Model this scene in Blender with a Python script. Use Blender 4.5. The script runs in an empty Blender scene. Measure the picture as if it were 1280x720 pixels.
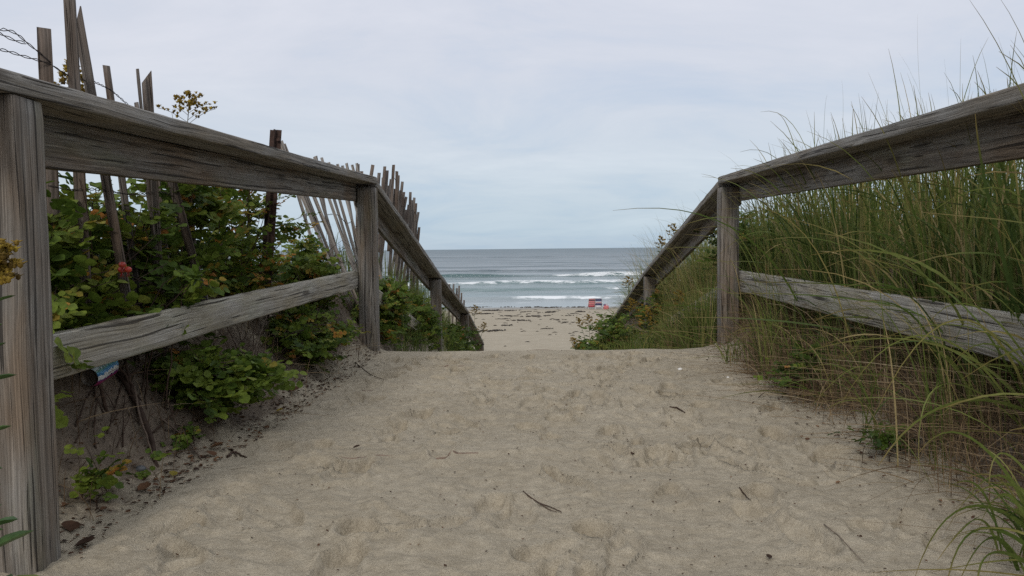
import bpy, math, random
import numpy as np
from mathutils import Vector, Matrix

SEED = 7
random.seed(SEED)
RNG = np.random.default_rng(SEED)
scene = bpy.context.scene
COL = scene.collection
R = math.radians
EYE = 0.75            # eye height above the sand walk

# ------------------------------------------------------------------ camera
cam_d = bpy.data.cameras.new("camera")
cam = bpy.data.objects.new("camera", cam_d)
COL.objects.link(cam)
cam_d.sensor_width = 36.0
cam_d.lens = 28.125
cam_d.clip_start = 0.05
cam_d.clip_end = 60000
CM = Matrix.Rotation(R(90 - 2.80), 4, 'X') @ Matrix.Rotation(R(-0.6), 4, 'Z')
cam.matrix_world = Matrix.Translation((0, 0, EYE)) @ CM
scene.camera = cam
CR = CM.to_3x3()


def pt(px, py, Y):
    """point of the place seen at photo pixel (px, py), Y metres in front of the eye"""
    d = CR @ Vector(((px - 640) / 1000.0, (360 - py) / 1000.0, -1.0))
    t = Y / d.y
    return Vector((0, 0, EYE)) + d * t


# ------------------------------------------------------------------ noise
_tab = np.random.default_rng(99).random((256, 256))


def vn(x, y, s=0):
    x = np.asarray(x, float) + s * 17.31
    y = np.asarray(y, float) + s * 9.77
    xi = np.floor(x).astype(int)
    yi = np.floor(y).astype(int)
    fx = x - xi
    fy = y - yi
    fx = fx * fx * fx * (fx * (fx * 6 - 15) + 10)
    fy = fy * fy * fy * (fy * (fy * 6 - 15) + 10)
    a = _tab[xi & 255, yi & 255]
    b = _tab[(xi + 1) & 255, yi & 255]
    c = _tab[xi & 255, (yi + 1) & 255]
    d = _tab[(xi + 1) & 255, (yi + 1) & 255]
    return (a * (1 - fx) + b * fx) * (1 - fy) + (c * (1 - fx) + d * fx) * fy - 0.5


def fbm(x, y, s=0, o=4):
    r = 0
    a = 1.0
    for k in range(o):
        r = r + a * vn(x * 2 ** k, y * 2 ** k, s + k * 3)
        a *= 0.5
    return r


def sst(a, b, x):
    t = np.clip((x - a) / (b - a), 0, 1)
    return t * t * (3 - 2 * t)


def smax(a, b, k):
    return 0.5 * (a + b + np.sqrt((a - b) ** 2 + k * k))


# ------------------------------------------------------------------ terrain
def rail_l(y):
    return np.where(y < 5.6, -0.953 + 0.0385 * (y - 5.6), -0.953 + 0.029 * (y - 5.6))


def rail_r(y):
    return np.where(y < 5.6, 1.467 + 0.037 * (y - 5.6), 1.467 + 0.029 * (y - 5.6))


SEA = -4.0


def base_ground(x, y):
    x = np.asarray(x, float)
    y = np.asarray(y, float)
    s = y - 5.85
    walk = -0.206 * 0.5 * (s + np.sqrt(s * s + 0.10 ** 2))
    beach = -2.75 - 0.0272 * (y - 18.8)
    beach = np.maximum(beach, -9.0)
    walk = smax(walk, beach, 0.35)
    s2 = y - 9.0
    top = 0.56 + 0.16 * vn(x * 0.6, y * 0.6, 5) + 0.25 * vn(x * 0.13, y * 0.13, 6) * sst(2, 8, np.abs(x))
    top = top - 0.20 * 0.5 * (s2 + np.sqrt(s2 * s2 + 1.0))
    top = smax(top, beach + 0.0, 0.5)
    top = np.where(y > 30, beach, top)
    yy = np.minimum(y, 22.0)
    ol = rail_l(yy) - x
    orr = x - rail_r(yy)
    wl = sst(0.0, 0.66, ol + 0.10 * vn(x * 3, y * 2.2, 8))
    creep = sst(9.6, 12.5, y)
    wr = sst(-0.05 - 0.72 * creep, 0.80 - 0.25 * creep, orr + 0.10 * vn(x * 3, y * 2.2, 9))
    creepl = sst(6.3, 9.5, y)
    wl = np.maximum(wl, 0.85 * sst(-0.22, 0.5, ol) * creepl)
    w = np.maximum(wl, wr)
    z = walk * (1 - w) + top * w
    # sand banked against the far posts
    z = z + 0.035 * np.exp(-(((x + 1.0) / 0.20) ** 2 + ((y - 5.4) / 0.35) ** 2))
    z = z + 0.05 * np.exp(-(((x - 1.52) / 0.20) ** 2 + ((y - 5.4) / 0.40) ** 2))
    return z


def gz(x, y):
    return float(base_ground(np.array([x]), np.array([y]))[0])


# ------------------------------------------------------------------ mesh helpers
def tag(o, label=None, cat=None, group=None, kind=None):
    if label:
        o['label'] = label
    if cat:
        o['category'] = cat
    if group:
        o['group'] = group
    if kind:
        o['kind'] = kind
    return o


def thing(name, loc, label, cat, group=None):
    o = bpy.data.objects.new(name, None)
    o.empty_display_size = 0.1
    COL.objects.link(o)
    o.location = loc
    return tag(o, label, cat, group)


def mk(name, V, F, mat, parent=None, origin=None, attrs=None, smooth=True):
    """one mesh object from world coordinates"""
    V = np.asarray(V, float).reshape(-1, 3)
    if parent is not None:
        off = Vector((0, 0, 0))
        p = parent
        while p is not None:
            off = off + p.location
            p = p.parent
        own = Vector((0, 0, 0))
    else:
        off = Vector(origin) if origin is not None else Vector((0, 0, 0))
        own = off
    V = V - np.array(off)
    me = bpy.data.meshes.new(name)
    if isinstance(F, np.ndarray):
        F = F.tolist()
    me.from_pydata(V.tolist(), [], F)
    if attrs:
        for k, (typ, arr) in attrs.items():
            a = me.attributes.new(k, typ, 'POINT')
            a.data.foreach_set('vector' if typ == 'FLOAT_VECTOR' else 'value', np.asarray(arr, np.float32).ravel())
    if smooth:
        me.polygons.foreach_set('use_smooth', [True] * len(me.polygons))
    me.update()
    o = bpy.data.objects.new(name, me)
    COL.objects.link(o)
    if parent is not None:
        o.parent = parent
    else:
        o.location = own
    if mat is not None:
        for m in (mat if isinstance(mat, (list, tuple)) else [mat]):
            me.materials.append(m)
    return o


class MB:
    """collects tubes, blobs and leaves into one mesh"""

    def __init__(self):
        self.V = []
        self.F = []
        self.T = []
        self.n = 0

    def add(self, V, F, tint=0.5):
        V = np.asarray(V, float).reshape(-1, 3)
        self.V.append(V)
        n = self.n
        self.F.extend([[i + n for i in f] for f in F])
        t = np.full(len(V), tint, float) if np.isscalar(tint) else np.asarray(tint, float)
        self.T.append(t)
        self.n += len(V)

    def tube(self, pts, rad, sides=5, tint=0.5, caps=True):
        P = np.array([tuple(p) for p in pts], float)
        n = len(P)
        rad = np.full(n, rad, float) if np.isscalar(rad) else np.asarray(rad, float)
        T = np.gradient(P, axis=0)
        T /= np.linalg.norm(T, axis=1)[:, None] + 1e-9
        ref = np.array([0.31, 0.17, 0.93]) if abs(T[0][2]) < 0.9 else np.array([0.93, 0.31, 0.1])
        A = np.cross(T, ref)
        A /= np.linalg.norm(A, axis=1)[:, None] + 1e-9
        B = np.cross(T, A)
        V = []
        for k in range(sides):
            an = 2 * math.pi * k / sides
            V.append(P + (A * math.cos(an) + B * math.sin(an)) * rad[:, None])
        V = np.stack(V, 1).reshape(-1, 3)
        F = []
        for i in range(n - 1):
            for k in range(sides):
                a = i * sides + k
                b = i * sides + (k + 1) % sides
                F.append([a, b, b + sides, a + sides])
        if caps:
            F.append(list(range(sides))[::-1])
            F.append([(n - 1) * sides + k for k in range(sides)])
        self.add(V, F, tint)

    def box(self, c, sx, sy, sz, rot=None):
        V = np.array([[x, y, z] for x in (-.5, .5) for y in (-.5, .5) for z in (-.5, .5)]) * np.array([sx, sy, sz])
        if rot is not None:
            V = V @ np.array(rot.to_3x3()).T
        V = V + np.array(tuple(c))
        self.add(V, [[0, 1, 3, 2], [4, 6, 7, 5], [0, 4, 5, 1], [2, 3, 7, 6], [0, 2, 6, 4], [1, 5, 7, 3]])

    def build(self, name, mat, parent=None, origin=None, smooth=True):
        V = np.concatenate(self.V)
        return mk(name, V, self.F, mat, parent, origin, {'tint': ('FLOAT', np.concatenate(self.T))}, smooth)


def bez(p0, p1, p2, n):
    t = np.linspace(0, 1, n)[:, None]
    p0, p1, p2 = (np.array(tuple(p), float) for p in (p0, p1, p2))
    return (1 - t) ** 2 * p0 + 2 * t * (1 - t) * p1 + t * t * p2


# leaflet template: folded, pointed oval
_rows = [(0.0, 0.0), (0.22, 0.36), (0.5, 0.47), (0.78, 0.33), (1.0, 0.0)]
LV = [(0, 0, 0)]
for t_, w_ in _rows[1:-1]:
    LV += [(-w_, t_, 0.16 * w_ - 0.10 * t_ * t_), (0, t_, -0.06 - 0.10 * t_ * t_), (w_, t_, 0.16 * w_ - 0.10 * t_ * t_)]
LV.append((0, 1, -0.12))
LV = np.array(LV, float)
LF = [[0, 2, 1], [0, 3, 2], [1, 2, 5, 4], [2, 3, 6, 5], [4, 5, 8, 7], [5, 6, 9, 8], [7, 8, 10], [8, 9, 10]]


def leaves(O, D, N, S, W, tint):
    """many leaflets: origins, directions, normals, lengths, width factors"""
    D = D / (np.linalg.norm(D, axis=1)[:, None] + 1e-9)
    X = np.cross(D, N)
    X /= np.linalg.norm(X, axis=1)[:, None] + 1e-9
    Nn = np.cross(X, D)
    V = (O[:, None, :] + S[:, None, None] * (LV[None, :, 0:1] * W[:, None, None] * X[:, None, :] + LV[None, :, 1:2] * D[:, None, :]
                                             + LV[None, :, 2:3] * Nn[:, None, :]))
    n = len(O)
    F = []
    for f in LF:
        F.append(np.array(f)[None, :] + (np.arange(n) * 11)[:, None])
    Fl = []
    for f in F:
        Fl.extend(f.tolist())
    return V.reshape(-1, 3), Fl, np.repeat(tint, 11)


def blades(P0, P1, P2, width, tint, seg=7, face=False):
    """grass blades along quadratic curves, flat tapering strips with a centre fold"""
    n = len(P0)
    t = np.linspace(0, 1, seg + 1)
    tt = t[None, :, None]
    P = (1 - tt) ** 2 * P0[:, None] + 2 * tt * (1 - tt) * P1[:, None] + tt ** 2 * P2[:, None]
    T = np.gradient(P, axis=1)
    T /= np.linalg.norm(T, axis=2)[..., None] + 1e-9
    a = RNG.normal(math.pi / 2, 0.5, n) if face else RNG.uniform(0, 2 * math.pi, n)
    ref = np.stack([np.cos(a), np.sin(a), 0.3 * np.ones(n)], 1)
    S = np.cross(T, ref[:, None, :])
    S /= np.linalg.norm(S, axis=2)[..., None] + 1e-9
    w = width[:, None] * np.minimum(1.0, (1.02 - t[None, :]) ** 0.6) * (0.6 + 0.4 * np.minimum(1, t * 5))[None, :]
    L = P - S * w[..., None] * 0.5
    Rr = P + S * w[..., None] * 0.5
    V = np.stack([L, Rr], 2).reshape(-1, 3)
    k = (seg + 1) * 2
    F = []
    for i in range(seg):
        q = np.array([2 * i, 2 * i + 1, 2 * i + 3, 2 * i + 2])
        F.append(q[None, :] + (np.arange(n) * k)[:, None])
    F = np.concatenate(F).tolist()
    tv = np.repeat(tint, k)
    along = np.tile(np.repeat(t, 2), n)
    return V, F, tv, along


# ------------------------------------------------------------------ materials
def newmat(name):
    m = bpy.data.materials.new(name)
    m.use_nodes = True
    nt = m.node_tree
    bs = nt.nodes.get('Principled BSDF')
    return m, nt, bs


def nd(nt, typ, **kw):
    n = nt.nodes.new(typ)
    for k, v in kw.items():
        if k in n.inputs:
            n.inputs[k].default_value = v
        else:
            setattr(n, k, v)
    return n


def ramp(nt, stops, interp='LINEAR'):
    n = nt.nodes.new('ShaderNodeValToRGB')
    e = n.color_ramp.elements
    n.color_ramp.interpolation = interp
    while len(e) < len(stops):
        e.new(0.5)
    for el, (p, c) in zip(e, stops):
        el.position = p
        el.color = (*c, 1) if len(c) == 3 else c
    return n


def mixc(nt, blend='MIX', fac=0.5):
    n = nt.nodes.new('ShaderNodeMix')
    n.data_type = 'RGBA'
    n.blend_type = blend
    n.inputs[0].default_value = fac
    return n  # inputs 6,7 -> output 2


def mth(nt, op, a=None, b=None, clamp=False):
    n = nt.nodes.new('ShaderNodeMath')
    n.operation = op
    n.use_clamp = clamp
    if a is not None:
        n.inputs[0].default_value = a
    if b is not None:
        n.inputs[1].default_value = b
    return n


def noise_n(nt, vec, scale, detail=4, rough=0.55, dist=0.0):
    n = nt.nodes.new('ShaderNodeTexNoise')
    n.inputs['Scale'].default_value = scale
    n.inputs['Detail'].default_value = detail
    n.inputs['Roughness'].default_value = rough
    n.inputs['Distortion'].default_value = dist
    nt.links.new(vec, n.inputs['Vector'])
    return n


def wood_mat(name, dark, mid, light, warm, rough=0.85, crack=1.0, green=0.0):
    m, nt, bs = newmat(name)
    L = nt.links.new
    at = nd(nt, 'ShaderNodeAttribute', attribute_name='grain')
    v = at.outputs['Vector']

    def sc(x, y, z):
        mp = nt.nodes.new('ShaderNodeMapping')
        mp.inputs['Scale'].default_value = (x, y, z)
        L(v, mp.inputs['Vector'])
        return mp.outputs['Vector']
    # slowly wandering grain
    wob = noise_n(nt, sc(1.3, 5, 5), 1.0, 2, 0.5)
    wv = nt.nodes.new('ShaderNodeVectorMath')
    wv.operation = 'MULTIPLY_ADD'
    L(wob.outputs['Color'], wv.inputs[0])
    wv.inputs[1].default_value = (0.0, 0.035, 0.035)
    L(v, wv.inputs[2])
    v2 = wv.outputs[0]

    def sc2(x, y, z):
        mp = nt.nodes.new('ShaderNodeMapping')
        mp.inputs['Scale'].default_value = (x, y, z)
        L(v2, mp.inputs['Vector'])
        return mp.outputs['Vector']
    g1 = noise_n(nt, sc2(0.8, 110, 110), 1.0, 5, 0.7)       # broad grain
    g2 = noise_n(nt, sc2(2.2, 330, 330), 1.0, 4, 0.7)        # fibre
    cr = noise_n(nt, sc2(1.5, 105, 105), 1.0, 2, 0.5)        # checks
    big = noise_n(nt, sc(2.2, 9, 9), 1.0, 3, 0.6)          # weathering patches
    r1 = ramp(nt, [(0.28, dark), (0.5, mid), (0.72, light)])
    L(g1.outputs['Fac'], r1.inputs['Fac'])
    r2 = ramp(nt, [(0.32, (0.58, 0.57, 0.56)), (0.60, (1.2, 1.2, 1.2))])
    L(g2.outputs['Fac'], r2.inputs['Fac'])
    mul = mixc(nt, 'MULTIPLY', 1.0)
    L(r1.outputs['Color'], mul.inputs[6])
    L(r2.outputs['Color'], mul.inputs[7])
    rb = ramp(nt, [(0.40, (0, 0, 0)), (0.66, (1, 1, 1))])
    L(big.outputs['Fac'], rb.inputs['Fac'])
    fm = mth(nt, 'MULTIPLY', b=0.8)
    L(rb.outputs['Color'], fm.inputs[0])
    wm = mixc(nt, 'MIX')
    L(fm.outputs[0], wm.inputs[0])
    L(mul.outputs[2], wm.inputs[6])
    wml = mixc(nt, 'MULTIPLY', 1.0)
    L(mul.outputs[2], wml.inputs[6])
    wml.inputs[7].default_value = (*warm, 1)
    L(wml.outputs[2], wm.inputs[7])
    out = wm.outputs[2]
    if green > 0:
        gn = noise_n(nt, sc(1.1, 6, 6), 1.7, 4, 0.65)
        rg = ramp(nt, [(0.52, (0, 0, 0)), (0.72, (1, 1, 1))])
        L(gn.outputs['Fac'], rg.inputs['Fac'])
        gf = mth(nt, 'MULTIPLY', b=green)
        L(rg.outputs['Color'], gf.inputs[0])
        gm = mixc(nt, 'MULTIPLY')
        L(gf.outputs[0], gm.inputs[0])
        L(out, gm.inputs[6])
        gm.inputs[7].default_value = (0.72, 0.80, 0.50, 1)
        out = gm.outputs[2]
    rc = ramp(nt, [(0.345, (1, 1, 1)), (0.39, (0, 0, 0))])
    L(cr.outputs['Fac'], rc.inputs['Fac'])
    cf = mth(nt, 'MULTIPLY', b=0.8 * crack)
    L(rc.outputs['Color'], cf.inputs[0])
    cm = mixc(nt, 'MIX')
    L(cf.outputs[0], cm.inputs[0])
    L(out, cm.inputs[6])
    cm.inputs[7].default_value = (0.022, 0.018, 0.015, 1)
    # knots
    kv = nt.nodes.new('ShaderNodeTexVoronoi')
    kv.inputs['Scale'].default_value = 1.0
    L(sc(1.7, 7.0, 7.0), kv.inputs['Vector'])
    rk = ramp(nt, [(0.07, (1, 1, 1)), (0.15, (0, 0, 0))])
    L(kv.outputs['Distance'], rk.inputs['Fac'])
    kf = mth(nt, 'MULTIPLY', b=0.7)
    L(rk.outputs['Color'], kf.inputs[0])
    km = mixc(nt, 'MIX')
    L(kf.outputs[0], km.inputs[0])
    L(cm.outputs[2], km.inputs[6])
    km.inputs[7].default_value = (0.05, 0.038, 0.028, 1)
    L(km.outputs[2], bs.inputs['Base Color'])
    bs.inputs['Roughness'].default_value = rough
    bs.inputs['Specular IOR Level'].default_value = 0.25
    # bump
    s1 = mth(nt, 'MULTIPLY', b=0.7)
    L(g1.outputs['Fac'], s1.inputs[0])
    s2 = mth(nt, 'MULTIPLY_ADD', b=0.45)
    L(g2.outputs['Fac'], s2.inputs[0])
    L(s1.outputs[0], s2.inputs[2])
    s3 = mth(nt, 'MULTIPLY_ADD', b=-0.9)
    L(rc.outputs['Color'], s3.inputs[0])
    L(s2.outputs[0], s3.inputs[2])
    bp = nd(nt, 'ShaderNodeBump', Strength=0.9, Distance=0.008)
    L(s3.outputs[0], bp.inputs['Height'])
    L(bp.outputs['Normal'], bs.inputs['Normal'])
    return m


M = {}
M['wood'] = wood_mat('weathered_wood', (0.095, 0.084, 0.073), (0.20, 0.186, 0.166), (0.33, 0.31, 0.28), (0.82, 0.62, 0.45), green=0.5)
M['wood_cap'] = wood_mat('weathered_cap_wood', (0.12, 0.112, 0.10), (0.245, 0.232, 0.212), (0.40, 0.38, 0.35), (0.86, 0.76, 0.62))
M['wood_pale'] = wood_mat('bleached_rail_wood', (0.18, 0.168, 0.145), (0.35, 0.332, 0.292), (0.49, 0.468, 0.418), (0.85, 0.78, 0.62), green=0.35)
M['slat'] = wood_mat('lath_wood', (0.075, 0.064, 0.056), (0.15, 0.132, 0.118), (0.235, 0.21, 0.19), (0.85, 0.66, 0.52))
M['slat_pale'] = wood_mat('pale_lath_wood', (0.14, 0.128, 0.116), (0.26, 0.243, 0.225), (0.38, 0.36, 0.335), (0.85, 0.74, 0.62))


def tint_mat(name, stops, rough=0.6, transl=0.25, spec=0.3, vary=0.25, tip=None, tipstart=0.7):
    m, nt, bs = newmat(name)
    L = nt.links.new
    at = nd(nt, 'ShaderNodeAttribute', attribute_name='tint')
    rp = ramp(nt, stops)
    L(at.outputs['Fac'], rp.inputs['Fac'])
    col = rp.outputs['Color']
    if tip is not None:
        al = nd(nt, 'ShaderNodeAttribute', attribute_name='along')
        rt = ramp(nt, [(tipstart, (0, 0, 0)), (1.0, (1, 1, 1))])
        L(al.outputs['Fac'], rt.inputs['Fac'])
        mm = mixc(nt, 'MIX')
        L(rt.outputs['Color'], mm.inputs[0])
        L(col, mm.inputs[6])
        mm.inputs[7].default_value = (*tip, 1)
        col = mm.outputs[2]
    tc = nd(nt, 'ShaderNodeTexCoord')
    nz = noise_n(nt, tc.outputs['Object'], 60, 3)
    rv = ramp(nt, [(0.3, (1 - vary,) * 3), (0.7, (1 + vary,) * 3)])
    L(nz.outputs['Fac'], rv.inputs['Fac'])
    mu = mixc(nt, 'MULTIPLY', 1.0)
    L(col, mu.inputs[6])
    L(rv.outputs['Color'], mu.inputs[7])
    L(mu.outputs[2], bs.inputs['Base Color'])
    bs.inputs['Roughness'].default_value = rough
    bs.inputs['Specular IOR Level'].default_value = spec
    if transl > 0:
        tr = nt.nodes.new('ShaderNodeBsdfTranslucent')
        L(mu.outputs[2], tr.inputs['Color'])
        mx = nt.nodes.new('ShaderNodeMixShader')
        mx.inputs[0].default_value = transl
        L(bs.outputs[0], mx.inputs[1])
        L(tr.outputs[0], mx.inputs[2])
        L(mx.outputs[0], nt.nodes['Material Output'].inputs['Surface'])
    return m


M['rose'] = tint_mat('rose_leaf', [(0.0, (0.028, 0.055, 0.010)), (0.45, (0.078, 0.125, 0.018)), (0.72, (0.16, 0.21, 0.028)),
                                   (0.86, (0.17, 0.19, 0.035)), (0.93, (0.32, 0.22, 0.035)), (1.0, (0.36, 0.15, 0.03))], 0.6, 0.32, 0.22)
M['grass'] = tint_mat('dune_grass', [(0.0, (0.035, 0.062, 0.014)), (0.4, (0.088, 0.130, 0.026)), (0.75, (0.19, 0.215, 0.058)),
                                     (0.9, (0.27, 0.225, 0.08)), (1.0, (0.42, 0.33, 0.16))], 0.55, 0.32, 0.22, 0.15, (0.22, 0.16, 0.06), 0.75)
M['straw'] = tint_mat('dry_straw', [(0.0, (0.06, 0.038, 0.022)), (0.4, (0.16, 0.105, 0.06)), (0.8, (0.29, 0.21, 0.12)),
                                    (1.0, (0.36, 0.29, 0.19))], 0.75, 0.15, 0.2)
M['stem'] = tint_mat('woody_stem', [(0.0, (0.035, 0.022, 0.016)), (0.5, (0.075, 0.048, 0.034)), (1.0, (0.19, 0.15, 0.115))], 0.8, 0.0, 0.2)
M['green_stem'] = tint_mat('green_stem', [(0.0, (0.05, 0.07, 0.02)), (0.6, (0.10, 0.11, 0.035)), (1.0, (0.16, 0.06, 0.03))], 0.6, 0.0)
M['gold'] = tint_mat('goldenrod_flower', [(0.0, (0.11, 0.07, 0.017)), (0.4, (0.20, 0.13, 0.024)), (0.7, (0.30, 0.20, 0.03)), (1.0, (0.44, 0.31, 0.04))], 0.7, 0.2, 0.2)
M['lance'] = tint_mat('lance_leaf', [(0.0, (0.025, 0.06, 0.015)), (0.6, (0.06, 0.115, 0.028)), (1.0, (0.22, 0.2, 0.05))], 0.45, 0.25, 0.4)
M['hip'] = tint_mat('rose_hip', [(0.0, (0.24, 0.018, 0.010)), (1.0, (0.40, 0.035, 0.015))], 0.35, 0.0, 0.5)
M['dead'] = tint_mat('dead_leaf', [(0.0, (0.035, 0.02, 0.013)), (0.5, (0.10, 0.05, 0.027)), (1.0, (0.22, 0.12, 0.06))], 0.75, 0.1, 0.2)
M['kelp'] = tint_mat('seaweed', [(0.0, (0.018, 0.015, 0.012)), (1.0, (0.06, 0.045, 0.03))], 0.6, 0.0, 0.3)


def flat_mat(name, col, rough=0.6, metal=0.0, vary=0.2, scale=40, bump=0.0):
    m, nt, bs = newmat(name)
    L = nt.links.new
    tc = nd(nt, 'ShaderNodeTexCoord')
    nz = noise_n(nt, tc.outputs['Object'], scale, 5, 0.6)
    rp = ramp(nt, [(0.3, tuple(c * (1 - vary) for c in col)), (0.7, tuple(min(1, c * (1 + vary)) for c in col))])
    L(nz.outputs['Fac'], rp.inputs['Fac'])
    L(rp.outputs['Color'], bs.inputs['Base Color'])
    bs.inputs['Roughness'].default_value = rough
    bs.inputs['Metallic'].default_value = metal
    if bump:
        bp = nd(nt, 'ShaderNodeBump', Strength=bump, Distance=0.004)
        L(nz.outputs['Fac'], bp.inputs['Height'])
        L(bp.outputs['Normal'], bs.inputs['Normal'])
    return m


M['rust'] = flat_mat('rusty_steel', (0.055, 0.03, 0.022), 0.85, 0.2, 0.55, 60, 0.5)
M['wire'] = flat_mat('rusty_wire', (0.035, 0.028, 0.026), 0.7, 0.5, 0.4, 80)
M['pebble'] = flat_mat('grey_pebble', (0.09, 0.095, 0.10), 0.7, 0, 0.3, 60, 0.2)
M['shell'] = flat_mat('white_shell', (0.72, 0.70, 0.66), 0.5, 0, 0.1, 80, 0.2)
M['red_cloth'] = flat_mat('red_webbing', (0.40, 0.07, 0.085), 0.8, 0, 0.12, 12)
M['pink_cloth'] = flat_mat('faded_red_webbing', (0.52, 0.16, 0.16), 0.8, 0, 0.12, 12)
M['dark_cloth'] = flat_mat('maroon_webbing', (0.10, 0.025, 0.035), 0.8, 0, 0.15, 12)
M['navy_cloth'] = flat_mat('navy_webbing', (0.05, 0.05, 0.13), 0.8, 0, 0.3, 10)
M['white_cloth'] = flat_mat('white_webbing', (0.72, 0.70, 0.72), 0.8, 0, 0.06, 12)
M['alu'] = flat_mat('white_tube', (0.68, 0.67, 0.66), 0.35, 0.3, 0.06, 12)
M['tin'] = flat_mat('dull_tin', (0.16, 0.14, 0.12), 0.5, 0.7, 0.4, 70, 0.3)
M['plank'] = flat_mat('buried_plank_wood', (0.17, 0.115, 0.085), 0.85, 0, 0.4, 50, 0.4)


# sand
def sand_material():
    m, nt, bs = newmat('sand')
    L = nt.links.new
    tc = nd(nt, 'ShaderNodeTexCoord')
    o = tc.outputs['Object']
    n1 = noise_n(nt, o, 1.6, 5, 0.6)
    n2 = noise_n(nt, o, 26, 7, 0.75)
    n3 = noise_n(nt, o, 420, 3, 0.6)
    r1 = ramp(nt, [(0.3, (0.352, 0.304, 0.226)), (0.7, (0.424, 0.372, 0.285))])
    L(n1.outputs['Fac'], r1.inputs['Fac'])
    r2 = ramp(nt, [(0.30, (0.74, 0.72, 0.69)), (0.70, (1.16, 1.16, 1.16))])
    L(n2.outputs['Fac'], r2.inputs['Fac'])
    m1 = mixc(nt, 'MULTIPLY', 1.0)
    L(r1.outputs['Color'], m1.inputs[6])
    L(r2.outputs['Color'], m1.inputs[7])
    r3 = ramp(nt, [(0.34, (0.66, 0.64, 0.61)), (0.5, (1.0, 1.0, 1.0)), (0.66, (1.18, 1.18, 1.16))])
    L(n3.outputs['Fac'], r3.inputs['Fac'])
    m2 = mixc(nt, 'MULTIPLY', 1.0)
    L(m1.outputs[2], m2.inputs[6])
    L(r3.outputs['Color'], m2.inputs[7])
    # leaf mould on the banks
    so = nd(nt, 'ShaderNodeAttribute', attribute_name='soil')
    ns = noise_n(nt, o, 9, 5, 0.7)
    sa = mth(nt, 'ADD', b=-0.5)
    L(ns.outputs['Fac'], sa.inputs[0])
    sm = mth(nt, 'MULTIPLY_ADD', b=1.6)
    L(sa.outputs[0], sm.inputs[0])
    L(so.outputs['Fac'], sm.inputs[2])
    rs = ramp(nt, [(0.3, (0, 0, 0)), (0.7, (1, 1, 1))])
    L(sm.outputs[0], rs.inputs['Fac'])
    m3 = mixc(nt, 'MIX')
    sfm = mth(nt, 'MULTIPLY', b=0.88)
    L(rs.outputs['Color'], sfm.inputs[0])
    L(sfm.outputs[0], m3.inputs[0])
    L(m2.outputs[2], m3.inputs[6])
    rd = ramp(nt, [(0.3, (0.075, 0.055, 0.04)), (0.7, (0.17, 0.128, 0.095))])
    L(n2.outputs['Fac'], rd.inputs['Fac'])
    L(rd.outputs['Color'], m3.inputs[7])
    # wet sand by the water
    we = nd(nt, 'ShaderNodeAttribute', attribute_name='wet')
    m4 = mixc(nt, 'MULTIPLY')
    L(we.outputs['Fac'], m4.inputs[0])
    L(m3.outputs[2], m4.inputs[6])
    m4.inputs[7].default_value = (0.55, 0.56, 0.58, 1)
    L(m4.outputs[2], bs.inputs['Base Color'])
    rr = mth(nt, 'MULTIPLY_ADD', b=-0.6)
    rr.inputs[2].default_value = 0.9
    L(we.outputs['Fac'], rr.inputs[0])
    L(rr.outputs[0], bs.inputs['Roughness'])
    bs.inputs['Specular IOR Level'].default_value = 0.25
    nb = noise_n(nt, o, 40, 5, 0.65)
    b1 = mth(nt, 'MULTIPLY', b=0.9)
    L(nb.outputs['Fac'], b1.inputs[0])
    b2 = mth(nt, 'MULTIPLY_ADD', b=0.22)
    L(n3.outputs['Fac'], b2.inputs[0])
    L(b1.outputs[0], b2.inputs[2])
    bp = nd(nt, 'ShaderNodeBump', Strength=0.8, Distance=0.016)
    L(b2.outputs[0], bp.inputs['Height'])
    L(bp.outputs['Normal'], bs.inputs['Normal'])
    return m


M['sand'] = sand_material()


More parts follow.
